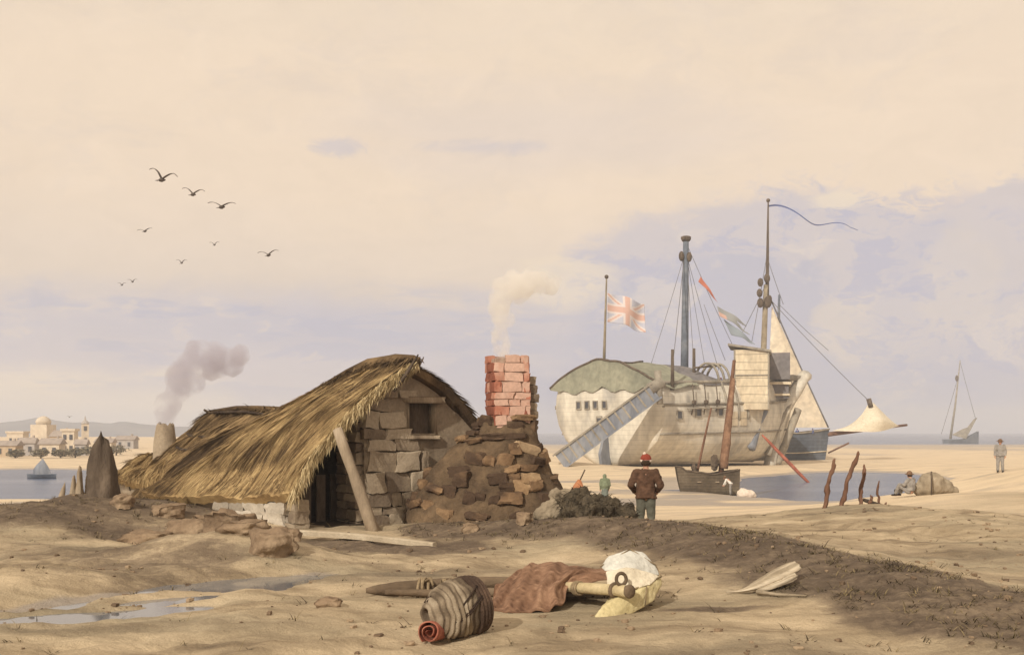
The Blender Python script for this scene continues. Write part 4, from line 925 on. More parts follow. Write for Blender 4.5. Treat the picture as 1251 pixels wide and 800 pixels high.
# ================================================================== people
def person(loc, face, h, label, cl, pose='stand', group=None, voxel=.012, cap=True, fine=False):
    """cl: dict top, legs, cap, shoe. Body in a local frame: x right, y forward, z up; 1.75 m tall."""
    root = empty('person', loc, label, 'person', group)
    S = h/1.75; ca, sa = math.cos(face), math.sin(face)
    def T(p): return V((loc[0]+S*(p[0]*ca-p[1]*sa), loc[1]+S*(p[0]*sa+p[1]*ca), loc[2]+S*p[2]))
    J = dict(hipL=(-.095, 0, .92), hipR=(.095, 0, .92), kneeL=(-.11, .03, .50), kneeR=(.11, .03, .50), anL=(-.12, 0, .09), anR=(.12, 0, .09), pel=(0, 0, .96), wai=(0, .01, 1.10), che=(0, .01, 1.32), nek=(0, .02, 1.47), hed=(0, .05, 1.635), shL=(-.19, 0, 1.42), shR=(.19, 0, 1.42), elL=(-.31, -.05, 1.16), elR=(.31, -.05, 1.16), wrL=(-.24, .16, 1.02), wrR=(.24, .16, 1.02))
    if pose == 'sit':
        J.update(pel=(0, 0, .22), hipL=(-.1, .02, .20), hipR=(.1, .02, .20), kneeL=(-.17, .40, .46), kneeR=(.17, .40, .46), anL=(-.14, .62, .07), anR=(.14, .62, .07), wai=(0, -.04, .37), che=(0, -.05, .60), nek=(0, -.02, .75), hed=(0, .04, .90), shL=(-.19, -.04, .70), shR=(.19, -.04, .70), elL=(-.27, .10, .48), elR=(.27, .10, .48), wrL=(-.16, .33, .48), wrR=(.16, .33, .48))
    if pose == 'bend':
        J.update(wai=(0, .10, 1.08), che=(0, .28, 1.24), nek=(0, .40, 1.34), hed=(0, .52, 1.44), shL=(-.19, .34, 1.30), shR=(.19, .34, 1.30), elL=(-.24, .44, 1.04), elR=(.24, .44, 1.04), wrL=(-.18, .58, .86), wrR=(.18, .58, .86))
    if pose == 'down':
        J.update(elL=(-.25, -.02, 1.14), elR=(.25, -.02, 1.14), wrL=(-.25, .08, .90), wrR=(.25, .08, .90))
    J = {k: V(v) for k, v in J.items()}
    def cap_(mb, a, b, ra, rb): capsule(mb, T(J[a] if isinstance(a, str) else a), T(J[b] if isinstance(b, str) else b), ra*S, rb*S)
    mb = MB()
    cap_(mb, 'pel', 'wai', .135, .12); cap_(mb, 'wai', 'che', .125, .145); cap_(mb, 'che', 'nek', .14, .06); cap_(mb, 'nek', 'hed', .055, .06)
    hd = J['hed']; fwd = V((0, 1, 0)) if pose != 'bend' else V((0, .8, -.5))
    ball(mb, T(hd), .1*S, (.86, .98, 1.15)); ball(mb, T(hd+fwd*.035+V((0, 0, -.055))), .07*S, (.9, .9, .9)); ball(mb, T(hd+fwd*.105+V((0, 0, -.015))), .02*S, (.8, 1, 1.3))
    for s in (-1, 1): ball(mb, T(hd+V((s*.088, -.005, 0))), .027*S, (.4, .9, 1.2)); ball(mb, T(hd+fwd*.088+V((s*.018, 0, -.055))), .012*S, (1.5, .7, .5))
    for s, k in ((-1, 'L'), (1, 'R')):
        cap_(mb, 'sh'+k, 'el'+k, .055, .043); cap_(mb, 'el'+k, 'wr'+k, .042, .028); cap_(mb, 'che', 'sh'+k, .09, .06)
        cap_(mb, 'hip'+k, 'knee'+k, .085, .058); cap_(mb, 'knee'+k, 'an'+k, .055, .04); cap_(mb, J['an'+k]-V((0, .04, .045)), J['an'+k]+V((0, .15, -.055)), .04, .032)
        dr = (J['wr'+k]-J['el'+k]).normalized(); wv_ = J['wr'+k]; inn = V((-s, 0, 0)); nrm = dr.cross(inn).normalized()
        cap_(mb, wv_, wv_+dr*.085, .03, .036)
        if fine or True:
            for f, (off, L) in enumerate(((-.033, .062), (-.011, .075), (.011, .07), (.033, .055))):
                a = wv_+dr*.09+nrm*off; b_ = a+dr*L*.6+inn*.01; c_ = b_+dr*L*.45+inn*.035; cap_(mb, a, b_, .0115, .0105); cap_(mb, b_, c_, .0105, .009)
            a = wv_+dr*.03+nrm*-.03; b_ = a+dr*.04+nrm*-.03+inn*.02; c_ = b_+dr*.035+inn*.015; cap_(mb, a, b_, .014, .012); cap_(mb, b_, c_, .012, .01)
    body = remeshed(mb, (.008 if fine else voxel)*S, 2).build('body', M['skin'], root)
    for s in (-1, 1):
        if not fine: break
        e = MB(); ball(e, T(hd+fwd*.083+V((s*.034, 0, .012))), .012*S); e.build('eye', M['boots'], body)
    if cl.get('top'):
        mb = MB(); g_ = .028
        tz = [J['pel'].lerp(J['wai'], -.55 if pose in ('stand', 'down') else .1), J['pel'].lerp(J['wai'], .2), J['wai'], J['wai'].lerp(J['che'], .5), J['che'], J['che'].lerp(J['nek'], .45), J['che'].lerp(J['nek'], .85), J['nek']+V((0, 0, .02))]
        tr_ = [(.215, .185), (.205, .175), (.19, .16), (.20, .16), (.215, .15), (.19, .13), (.115, .10), (.075, .075)]; rws = []
        for c_, (a_, b_) in zip(tz, tr_):
            rws.append([T(c_+V((a_*math.cos(q)*(1+.03*math.sin(q*5)), b_*math.sin(q), .012*math.sin(q*3)))) for q in np.linspace(0, 2*math.pi, 24, endpoint=False)])
        mb.grid(rws, .5, True); mb.add(rws[0], [tuple(range(24))]); mb.add(rws[-1], [tuple(range(24))])
        for k in 'LR': cap_(mb, 'sh'+k, 'el'+k, .055+g_, .045+g_); cap_(mb, 'el'+k, J['el'+k].lerp(J['wr'+k], .95), .045+g_, .034+g_*.6); cap_(mb, J['che'].lerp(J['nek'], .4), 'sh'+k, .09, .055+g_)
        remeshed(mb, (.014 if fine else voxel*1.5)*S, 2, .020*S, 9/S, 3).build('jacket', M[cl['top']], root)
    if cl.get('legs'):
        mb = MB(); cap_(mb, 'pel', J['pel']+V((0, 0, .06)), .13, .125)
        for k in 'LR': cap_(mb, 'hip'+k, 'knee'+k, .112, .085); cap_(mb, 'knee'+k, J['knee'+k].lerp(J['an'+k], .85), .085, .075)
        remeshed(mb, (.014 if fine else voxel*1.5)*S, 2, .01*S, 10/S, 5).build('trousers', M[cl['legs']], root)
    if cl.get('skirt'):
        mb = MB(); mb.lathe(T(J['pel']+V((0, 0, .10))), (0, 0, -1), [(0, .15*S), (.15*S, .19*S), (.5*S, .22*S), (.98*S, .26*S), (1.0*S, .2*S)], 24, wob=.14); mb.build('skirt', M[cl['skirt']], root)
    if cl.get('shawl'):
        mb = MB(); ball(mb, T(hd+V((0, -.02, .01))), .125*S, (.95, .98, 1.15)); cap_(mb, J['nek'], J['che']+V((0, -.01, -.2)), .15, .25); cap_(mb, 'shL', 'elL', .11, .11); cap_(mb, 'shR', 'elR', .11, .11); remeshed(mb, .03*S, 3, .02*S, 8).build('shawl', M[cl['shawl']], root)
    for k in 'LR':
        mb = MB(); cap_(mb, J['an'+k]-V((0, .045, .03)), J['an'+k]+V((0, .16, -.045)), .052, .042); cap_(mb, J['an'+k]+V((0, 0, .16)), J['an'+k]-V((0, .02, .02)), .058, .055); remeshed(mb, voxel*1.5*S, 2).build('boot', M['boots'], root)
    mb = MB(); ball(mb, T(hd+V((0, -.025, .0))), .104*S, (.90, .95, 1.08)); hm_ = remeshed(mb, .02*S, 1)
    if not cl.get('shawl'):
        mb = MB()
        c0 = T(hd+V((0, -.03, .02)))
        mb.lathe(c0, (0, -.18 if pose != 'bend' else .3, 1), [(-.085*S, .088*S), (-.04*S, .103*S), (0, .104*S), (.03*S, .1*S)], 20, wob=.06); mb.build('hair', M['hair'], body)
    if cl.get('cap'):
        mb = MB(); c0 = T(hd+V((0, -.005, .035)))
        mb.lathe(c0, (0, -.12 if pose != 'bend' else .3, 1), [(-.01*S, .112*S), (.03*S, .117*S), (.08*S, .10*S), (.115*S, .068*S), (.135*S, .02*S)], 22, wob=.07); cp_ = mb.build('cap', M[cl['cap']], root)
        if cl.get('band'):
            mb = MB(); mb.lathe(c0, (0, -.12, 1), [(-.035*S, .110*S), (-.03*S, .121*S), (.012*S, .122*S), (.016*S, .112*S)], 22, wob=.05); mb.build('cap_band', M['capwhite'], cp_)
            mb = MB(); ball(mb, c0+V((-.03*S, -.02*S, .135*S)), .035*S); remeshed(mb, .01*S, 0, .01, 60).build('pompom', M['capwhite'], cp_)
        if cl.get('brim'):
            mb = MB(); mb.lathe(c0, (0, -.1, 1), [(-.01*S, .11*S), (-.012*S, .19*S), (0, .19*S), (.01*S, .11*S)], 22); mb.build('hat_brim', M[cl['cap']], cp_)
    return root
def Gz(px, d, up=0): return G(px, d, up)
mp = G(789, 22.4); mp.z = CZ-(556-HY)/F*22.4-1.80
person(mp, R(-8), 1.78, 'man in brown jacket and red cap standing with his back turned', dict(top='jacket', legs='trousers', cap='cap', band=1), fine=True)
g = G(739, 60); person(g, R(10), (CZ-(580-HY)/F*60-g.z)*1.02, 'figure wrapped in a green shawl on the sand before the hulk', dict(top='shawl', skirt='skirt', shawl='shawl'), 'down')
g = G(1222, 68); person(g, R(150), (CZ-(537-HY)/F*68-g.z), 'lone grey figure standing on the sand near the sea, far right', dict(top='grey', legs='grey', cap='brownhat', brim=1), 'down')
g = G(893, 80.6); person(g, R(62), 1.62, 'man in white shirt bending at the stern of the small beached boat', dict(top='white', legs='grey', cap='brownhat'), 'bend')
g = G(1112, 44.6, .02); person(g, R(35), 1.75, 'person in brown hat sitting on the sand against the round bundle', dict(top='grey', legs='grey', cap='brownhat', brim=1), 'sit')
lump('round_bundle', 'sack', 1138, 45, [(0, 0, .42, .58, 1, .9, .95), (.45, .1, .32, .45, 1.1, .9, .85), (.9, .15, .16, .28, 1.2, .9, .8), (-.45, .0, .22, .34, 1, .9, .9)], .05, 'large rounded canvas bundle lying on the sand behind the sitting person', 'bundle', .06, 3)
mb = ring(G(1132, 44.6, .46)+V((.12, -.2, 0)), V((.92, -.35, 0)), .52, .03, 26); single(mb, 'hoop', 'dark_timber', G(1132, 44.5), 'dark wooden hoop round the large canvas bundle', 'hoop')
lump('white_sack', 'capwhite', 911, 80, [(0, 0, .3, .55, 1.3, .8, .7), (.5, 0, .2, .3, 1, .8, .8), (-.2, 0, .55, .3, 1, .8, .8)], .06, 'whitish sack lying on the wet sand right of the small boat', 'sack', .08, 3)
# ================================================================== the hulk
ph = R(44); sf = V((math.cos(ph), math.sin(ph), 0)); sr = V((math.sin(ph), -math.cos(ph), 0))
SO = V((13.3, 142, CZ-4.75)); SL = 39.0; SB = 10.2
hulk = empty('beached_hulk', SO, 'huge bleached dismasted hulk beached on the sand with cabin and awnings', 'ship')
def SP(s, t, z): return SO+sf*s+sr*t+uz*z
def rail(u): return 11.0+1.7*u+1.6*max(0, u-.6)
def halfb(u, zf):
    mid = np.interp(zf, [0, .05, .14, .28, .45, .65, .85, 1], [.45, .70, .86, .96, 1.0, 1.0, .95, .88])
    ste = np.interp(zf, [0, .08, .18, .32, .50, .68, .85, 1], [.22, .42, .64, .84, .96, 1.0, .97, .90])
    k = min(1, u/.25); pr = ste*(1-k)+mid*k
    if u > .5:
        q = (u-.5)/.5; full = .55+.45*zf
        pl = max(0, 1-q**(2.0+1.6*full))**(.72) if q < 1 else 0
        pl = pl*(1-(1-zf)*.35*q)
    else: pl = .93+.07*math.sin(math.pi*u)
    return SB*float(pr)*pl
def HS(u, zf, sgn, out=0):
    z = rail(u)*zf; b = halfb(u, zf)+out
    s = u*SL-(.0 if u > .05 else 0)
    if u > .8: s -= (1-zf)**1.5*5.5*((u-.8)/.2)
    s += -1.2*zf*(1-min(1, u/.3))
    return SP(s, sgn*b, z)
mb = MB(); rows = []; NU, NZ = 56, 26
for i in range(NU):
    u = (i/(NU-1))**.9
    r = [HS(u, 1-k/(NZ-1), -1) for k in range(NZ)]+[HS(u, k/(NZ-1), 1) for k in range(1, NZ)]; rows.append(r)
c0_ = sum(rows[0], V((0, 0, 0)))/len(rows[0])
rnds = [[c0_.lerp(p_, k_)-sf*o_ for p_ in rows[0]] for k_, o_ in ((.30, .75), (.80, .72), (.90, .55), (.965, .28))]
mb.grid(rows)
def chord(r): return list(r)+[r[-1].lerp(r[0], k_/7) for k_ in range(1, 7)]
mb.grid([chord(r) for r in rnds]+[chord(rows[0])], .5, True); mb.add(chord(rnds[0]), [tuple(range(len(rows[0])+6))])
hull = mb.build('hull', M['hull'], hulk, auto=50)
mb = MB(); mb.grid([[HS(u, .90, -1, -.1), HS(u, .92, 1, -.1)] for u in np.linspace(.002, .97, 20)]); mb.build('deck', M['wale'], hulk)
def hull_line(zf, r, name, mat, u0=.0, u1=.97, sides=(1,), out=.06, stern=False):
    for sg in sides:
        mb = MB(); mb.tube([HS(u, zf(u) if callable(zf) else zf, sg, out) for u in np.linspace(u0, u1, 30)], r, 6, wob=.3); mb.build(name, mat, hull)
for zf, r in ((.995, .26), (.74, .20), (.40, .15)): hull_line(zf, r, 'wale', M['wale'], sides=(1, -1))
mb = MB(); mb.tube([HS(0, .72, -1, .05), SP(-1.2, 0, rail(0)*.70), HS(0, .72, 1, .05)], .16, 6); mb.build('stern_moulding', M['wale'], hull)
# stern windows and side ports
def port(c, n_, w_, h_, name='stern_window', par=hull, glass='glass'):
    t_ = uz.cross(n_).normalized(); mb = MB(); k = .14
    for a, b, ww, hh in ((-w_/2, 0, k, h_+k), (w_/2, 0, k, h_+k)): mb.box(c+t_*a+uz*b+n_*.03, (ww, .22, hh), (t_, n_, uz))
    for b in (-h_/2, h_/2): mb.box(c+uz*b+n_*.03, (w_-k, .2, k), (t_, n_, uz))
    o = mb.build(name, M['wale'], par, smooth=False); mb = MB(); mb.box(c, (w_-.1, .12, h_-.1), (t_, n_, uz)); mb.build('pane', M[glass], o, smooth=False)
def stern_pt(t, z): 
    zf = z/rail(0); return SP(-1.2*zf, t, z)
for t in (-4.4, -2.9, -1.4, .2): port(stern_pt(t, 8.3)-sf*.74, -sf, .75, 1.0)
for t in (-.9, 1.2): port(stern_pt(t, 6.1)-sf*.74, -sf, .95, 1.3)
def side_pt(u, zf, out=.0):
    p = HS(u, zf, 1); a = HS(u+.01, zf, 1)-HS(u-.01, zf, 1); b = HS(u, zf+.02, 1)-HS(u, zf-.02, 1); n_ = a.cross(b).normalized()
    if n_.dot(sr) < 0: n_ = -n_
    return p+n_*out, V((n_.x, n_.y, 0)).normalized()
for u, zf in ((.07, .62), (.16, .64), (.27, .64)): c_, n_ = side_pt(u, zf, .02); port(c_, n_, 1.0, 1.0, 'gun_port')
# channel ledge with dead-eyes, and a paler cargo port
mb = MB(); q = [HS(u, .69, 1, .45) for u in np.linspace(.10, .30, 8)]; mb.tube(q, .28, 6, flat=.45); chn = mb.build('channel', M['wale'], hulk)
for u in (.13, .19, .25):
    mb = MB(); c_, n_ = side_pt(u, .75, .55); mb.lathe(c_, n_, [(-.15, .32), (0, .36), (.15, .30)], 12); mb.tube([c_, c_+uz*2.4-n_*.3], .07, 6); mb.tube([c_, c_-uz*1.6-n_*.4], .08, 6); mb.build('dead_eye', M['dark_timber'], chn)
for u in (.345, .40): 
    c_, n_ = side_pt(u, .56, .06); mb = MB(); t_ = uz.cross(n_); mb.box(c_, (1.5, .16, 1.9), (t_, n_, uz)); mb.build('port_lid', M['house'], hull, smooth=False)
for u in (.31, .375, .43): 
    mb = MB(); mb.tube([HS(u, z_, 1, .12) for z_ in np.linspace(.55, 1.0, 8)], .16, 6); mb.build('fender_post', M['wale'], hull)
# sternpost and rudder
mb = MB(); mb.box(SP(-.45, 0, 2.9), (.5, .6, 5.8), (sf, sr, uz)); mb.build('sternpost', M['wale'], hull)
mb = MB(); rd = [SP(-.7, 0, .1), SP(-2.4, 0, .1), SP(-2.7, 0, 1.8), SP(-1.9, 0, 4.2), SP(-1.4, 0, 6.1), SP(-.7, 0, 6.1)]
mb.slab([[rd[0], rd[5]], [rd[1], rd[4]], [rd[2], rd[3]]], sr*.45); mb.build('rudder', M['blue_timber'], hulk, smooth=False)
# poop awnings
mb = MB(); rows = []
for i in range(16):
    s = -2.05+8.6*i/15; rows.append([SP(s, t*.985, rail(max(0, s/SL))-.35+3.5*(1-abs(t/9.6)**1.7)*(1-.03*i/15)+.35*mnoise.noise(V((s*.35, t*.4, 1)))-.25*math.sin(i/15*math.pi)) for t in np.linspace(-9.6, 9.6, 25)])
mb.slab(rows, V((0, 0, -.12)))
e0 = rows[0]; mb.grid([e0, [SP(-2.0+.2*mnoise.noise(V((k*.5, 0, 3))), t*.97, rail(0)-.55-.5*abs(math.sin(t*.33))-.5*mnoise.noise(V((k*.45, 0, 6)))) for k, t in enumerate(np.linspace(-9.6, 9.6, 25))]])
aw = mb.build('poop_awning', M['awning'], hulk)
mb = MB(); mb.tube([r[12]+uz*.1 for r in rows], .14, 6); mb.tube([p+uz*.12 for p in rows[0]], .15, 6); mb.build('awning_spar', M['dark_timber'], aw)
mb = MB(); rows = []
for i in range(14):
    s = 8.0+7.5*i/13; k = math.sin(math.pi*(.25+.72*i/13)); rows.append([SP(s, t, rail(s/SL)-.4+3.1*k*(1-abs(t/9.2)**2.2)+.3*mnoise.noise(V((s*.4, t*.4, 9)))) for t in np.linspace(-9.2, 9.2, 21)])
mb.slab(rows, V((0, 0, -.12))); mb.build('waist_awning', M['dusk_canvas'], hulk)
# posts along the rail, capstan hoops, low deckhouse
for u, t, h_ in ((.03, 9.2, 4.2), (.26, 6.0, 4.6), (.31, -3, 2.6), (.42, 8.6, 2.5)):
    mb = MB(); b = SP(u*SL, t, rail(u)-1); mb.tube([b, b+uz*(h_+1)], [.26, .2], 8, wob=.3); mb.build('rail_post', M['dark_timber'], hulk)
mb = MB(); mb.tube([SP(.22*SL, 7, rail(.22)+1.9), SP(.3*SL, 7, rail(.3)+2.1), SP(.38*SL, 7, rail(.38)+2.2)], .14, 6, wob=.4); mb.build('deck_rail', M['dark_timber'], hulk)
for k in range(3):
    mb = MB(); s0 = 12.2+1.3*k; mb.tube([SP(s0, 6.6+2.0*math.cos(a), rail(.36)-.2+2.7*math.sin(a)) for a in np.linspace(0, math.pi, 12)], .17, 6); mb.build('awning_hoop', M['wale'], hulk)
# plank-built cabin hanging over the side
ya = R(-14); ca_ = (V((math.cos(ya), math.sin(ya), 0)), V((-math.sin(ya), math.cos(ya), 0)), uz)
cb = P(918, 465, 145.5); cw, cd = 4.7, 8.0; zb_, zt_ = CZ+27*145.5/F, CZ+100*145.5/F
mb = MB(); mb.box(V((cb.x, cb.y, (zb_+zt_)/2))+ca_[1]*cd/2, (cw, cd, zt_-zb_), ca_); hs = mb.build('plank_cabin', M['house'], hulk, smooth=False)
mb = MB(); c_ = V((cb.x, cb.y, zt_))+ca_[1]*cd/2; tl = [c_-ca_[0]*(cw/2+.8)-ca_[1]*(cd/2+.4)+uz*.9, c_+ca_[0]*(cw/2+.3)-ca_[1]*(cd/2+.4)-uz*.1]; tr = [p+ca_[1]*(cd+.8) for p in tl]; mb.slab([tl, tr], V((0, 0, -.3))); mb.build('cabin_roof', M['wale'], hs, smooth=False)
mb = MB(); mb.box(V((cb.x, cb.y, (zb_+zt_)/2+.6))-ca_[1]*.06, (cw+.1, .14, .16), ca_)
for sx in (-1, 1): mb.box(V((cb.x, cb.y, (zb_+zt_)/2))-ca_[1]*.07+ca_[0]*(sx*(cw/2-.08)), (.2, .16, zt_-zb_), ca_)
mb.build('cabin_batten', M['wale'], hs, smooth=False)
c2 = P(952, 447, 152); mb = MB(); mb.box(c2+ca_[1]*2, (3.0, 4, 3.8), ca_); mb.box(c2+ca_[1]*2-uz*3.4, (2.6, 3.6, 2.4), ca_); mb.build('cabin_shade_block', M['dusk_canvas'], hs, smooth=False)  # dark block painting in the shaded right side of the plank cabin
mb = MB(); mb.box(P(951, 468, 152)+ca_[1]*1.9, (3.5, 4.3, .35), ca_); mb.box(P(951, 482, 152)+ca_[1]*1.9, (3.1, 4.0, .3), ca_); mb.build('cabin_sill', M['house'], hs, smooth=False)
# timbers of the bow
for pts, r, m_ in (([(932, 500, 150), (924, 522, 149), (916, 548, 148)], .75, 'blue_timber'), ([(984, 458, 158), (972, 478, 156), (955, 505, 155), (946, 540, 155), (940, 572, 155)], .95, 'hull'), ([(965, 492, 155), (950, 520, 154), (938, 556, 153)], .5, 'wale'), ([(982, 462, 158), (962, 462, 155), (942, 468, 153)], .45, 'wale'), ([(975, 500, 156), (962, 535, 155), (950, 566, 155)], .55, 'wale')):
    mb = MB(); q = [P(*p) for p in pts]; mb.tube([catmull(q, i/12) for i in range(13)], r, 8, wob=.25); mb.build('bow_timber', M[m_], hulk)
# mast, flagstaff, ensign, rigging
def spar_part(name, a, b, r0, r1, mat, par, n=8):
    mb = MB(); mb.tube([a.lerp(b, t) for t in (0, .25, .5, .75, 1)], [r0+(r1-r0)*t for t in (0, .25, .5, .75, 1)], n); return mb.build(name, mat, par)
mt = V((25.0, 152.0, 0)); ma = P(836, 470, 150); mbp = P(838, 293, 150)
mast1 = spar_part('mast', ma, mbp, .58, .40, M['mast_blue'], hulk)
mb = MB(); mb.lathe(mbp-uz*.2, (0, 0, 1), [(0, .55), (.3, .72), (.6, .72), (.7, .5)], 12); mb.build('mast_cap', M['dark_timber'], mast1)
for px, py, sx in ((832.5, 313, -.6), (842, 314, .5)):
    mb = MB(); ball(mb, P(px, py, 149.6), .55, (.7, .7, 1.3)); mb.build('block', M['dark_timber'], mast1)
fa, fbq = P(738, 440, 143), P(741, 340, 143); staff = spar_part('flagstaff', fa, fbq, .20, .10, M['mast'], hulk)
mb = MB(); ball(mb, fbq+uz*.2, .28); mb.build('staff_truck', M['dark_timber'], staff)
def lines(par, name, prs, r=.045):
    for a, b in prs:
        mb = MB(); a, b = P(*a), P(*b); L = (b-a).length
        mb.tube([a.lerp(b, t)-uz*(L*.012*math.sin(math.pi*t)) for t in np.linspace(0, 1, 8)], r, 4); mb.build(name, M['rig'], par)
lines(mast1, 'shroud', [((836, 312, 150), (793, 452, 146)), ((836, 312, 150), (818, 480, 141)), ((839, 312, 150), (862, 452, 152)), ((839, 312, 150), (878, 452, 155)), ((839, 312, 150), (850, 480, 148)), ((838, 296, 150), (900, 432, 158)), ((860, 372, 153), (886, 440, 155))])
# ensign: crosses on a pale field, streaming to the right
def flagmat(name):
    m, nt_, b = newmat(name); a = nn(nt_, 'ShaderNodeAttribute', attribute_name='dye'); lk(nt_, a.outputs['Color'], b.inputs['Base Color']); b.inputs['Roughness'].default_value = .95; return m
FM = flagmat('flag_bunting')
def flag(name, tl, du, dv, nu, nv, colf, par, wave=.5, cut=None, taper=0):
    me = bpy.data.meshes.new(name); vs_, fs_, cs = [], [], []
    nrm = du.cross(dv).normalized()
    for j in range(nv+1):
        for i in range(nu+1):
            u, v = i/nu, j/nv; vv = v if not taper else .5+(v-.5)*(1-taper*u)
            p = tl+du*u+dv*vv+nrm*(wave*math.sin(u*8+v*1.5)*u**.5)-uz*(u*u*du.length*.12)+dv*(.05*math.sin(u*9+1)*u)
            vs_.append(MW[par.name].inverted() @ p); cs += [*colf(u, v), 1]
    for j in range(nv):
        for i in range(nu):
            if cut and cut((i+.5)/nu, (j+.5)/nv): continue
            a = j*(nu+1)+i; fs_.append((a, a+1, a+nu+2, a+nu+1))
    me.from_pydata(vs_, [], fs_); ca = me.color_attributes.new('dye', 'FLOAT_COLOR', 'POINT'); ca.data.foreach_set('color', cs); me.materials.append(FM)
    me.polygons.foreach_set('use_smooth', [True]*len(me.polygons)); o = bpy.data.objects.new(name, me); COL.objects.link(o); o.parent = par; MW[o.name] = MW[par.name]
    md = o.modifiers.new('t', 'SOLIDIFY'); md.thickness = .03; return o
RED, BLU, WHT, GRY = (.58, .38, .32), (.45, .46, .54), (.63, .57, .56), (.30, .31, .31)
def jack(u, v):
    x, y = u-.5, v-.5
    if abs(x) < .06 or abs(y) < .10: return RED
    if abs(x) < .11 or abs(y) < .17: return WHT
    d_ = min(abs(x-y), abs(x+y))
    if d_ < .035: return RED
    if d_ < .10: return WHT
    return BLU
flag('ensign', P(742, 358, 143), P(789, 366, 145)-P(742, 358, 143), P(742, 393, 143)-P(742, 358, 143), 60, 44, jack, staff, .45)
flag('red_pennant', P(856, 338, 152), P(878, 362, 153)-P(856, 338, 152), P(853, 341, 152)-P(856, 338, 152)-uz*.35, 20, 8, lambda u, v: (.50, .17, .11), mast1, .15, None, .95)
flag('grey_pennant', P(876, 374, 154), P(913, 392, 156)-P(876, 374, 154), P(879, 386, 154)-P(876, 374, 154), 30, 12, lambda u, v: RED if (u < .25 and v > .55) else GRY, mast1, .25, lambda u, v: u > .55 and abs(v-.5) < (u-.55)*.9)
flag('blue_pennant', P(884, 390, 155), P(918, 406, 156)-P(884, 390, 155), P(893, 409, 155)-P(884, 390, 155), 26, 12, lambda u, v: (.26, .30, .34), mast1, .25, None, .9)
# gangway leaning from the quarter to the sand, with sheer-legs head
ga, gb_ = P(800, 478, 131.5), P(684, 563, 133.5); gw = empty('gangway', gb_, 'broad blue grey timber gangway leaning against the quarter of the hulk', 'gangway')
gd = (gb_-ga).normalized(); gs = gd.cross(V((0, 1, 0))).normalized(); gn = gd.cross(gs)
gl = (gb_-ga).length
mb = MB(); mb.box(ga.lerp(gb_, .5), (gl, 1.9, .45), (gd, gs, gn)); mb.build('gangway_bed', M['blue_timber'], gw, smooth=False)
for sgn in (-1, 1):
    mb = MB(); mb.box(ga.lerp(gb_, .5)+gs*(sgn*1.05)-gn*.05, (gl+.6, .2, .95), (gd, gs, gn)); mb.build('side_board', M['wale' if sgn < 0 else 'blue_timber'], gw, smooth=False)  # upper board paler, lower blue-grey: lit and shaded sides put into colour
for k in range(12):
    mb = MB(); mb.box(ga.lerp(gb_, (k+.7)/12.5)+gn*(.3), (.22, 1.8, .14), (gd, gs, gn)); mb.build('cleat', M['wale'], gw, smooth=False)
mb = MB(); mb.tube([ga+V((1.0, .5, 1.2)), ga+V((-.6, .2, .2))], .8, 8, wob=.2); mb.tube([ga+V((.4, .3, 2.6)), ga+V((.7, .2, -1.6))], .45, 8, wob=.2); mb.build('gangway_head', M['wale'], gw)
# sailor in blue on deck
g = SP(.40*SL, 7.2, rail(.4)-1.15); person(g, R(60), 1.9, 'sailor in blue smock bending on the deck of the hulk', dict(top='blue', legs='blue', cap='cap'), 'bend', voxel=.03)
# ================================================================== sailing smack behind the bow
sk = empty('sailing_smack', P(980, 563, 190), 'slate blue sailing smack with pale sails behind the bow of the hulk', 'boat')
D = 186.0
mb = MB(); rows = []
for i in range(26):
    t = i/25; x0 = P(905, 0, D).x; x1 = P(1013, 0, D).x; x = x0+(x1-x0)*t
    hb = 3.0*max(.02, (1-max(0, (t-.55)/.45)**2.2))*(.8+.2*min(1, t*3)); top_ = CZ+(.2+.75*t**2)-(.0)
    top_ = CZ-(529-HY)*D/F+1.0*max(0, t-.6)**1.2*2.2
    r = []
    for k in range(-8, 9):
        a = k/8; yy = D+hb*math.copysign(abs(a)**.75, a) if k else D; zz = -1.0+(top_+1.0)*abs(a)**1.8
        r.append(V((x-(1-abs(a))*1.2*t, yy, zz)))
    rows.append(r)
mb.grid(rows); mb.add(rows[0], [tuple(range(17))]); hl = mb.build('hull', M['boat_blue'], sk, auto=50)
mb = MB(); mb.grid([[r[0]-V((0, -.1, .5)), r[-1]-V((0, .1, .5))] for r in rows]); mb.build('deck', M['wale'], sk)
for zf in (16, 13):
    for q in (0, 1): 
        mb = MB(); mb.tube([r[zf if q else 16-zf]+V((0, .08 if q else -.08, 0)) for r in rows], .14 if zf == 16 else .1, 6); mb.build('rubbing_strake', M['wale'] if zf == 16 else M['house'], hl)
ms = spar_part('mast', P(930, 500, D), P(936, 348, D), .60, .42, M['mast'], sk)
spar_part('topmast', P(937, 372, D), P(938.5, 245, D), .38, .12, M['dark_timber'], ms)
mb = MB(); ball(mb, P(938.5, 245, D), .35); mb.build('mast_truck', M['dark_timber'], ms)
for px, py, r_ in ((929, 345, .7), (928, 358, .7), (929, 370, .8), (938, 369, .95), (937, 340, .75), (940, 365, .6)):
    mb = MB(); ball(mb, P(px, py, D-.8), r_, (.75, .7, 1.1), 10); mb.build('block', M['dark_timber'], ms)
spar_part('yard_pole', P(951, 400, D+2), P(952, 360, D+2), .28, .2, M['mast_blue'], ms)
def sailpart(name, a, b, c_, belly, par, n=18, th=.05):
    a, b, c_ = P(*a), P(*b), P(*c_); rws = []
    for i in range(n):
        t = i/(n-1); l, r_ = a.lerp(b, t), a.lerp(c_, t)
        rws.append([l.lerp(r_, k/(n-1))+V((0, -1, .1))*(belly*math.sin(math.pi*k/(n-1))*t*(1.15-t)*2) for k in range(n)])
    mb = MB(); mb.slab(rws, V((0, th, 0))); return mb.build(name, M['sail'], par)
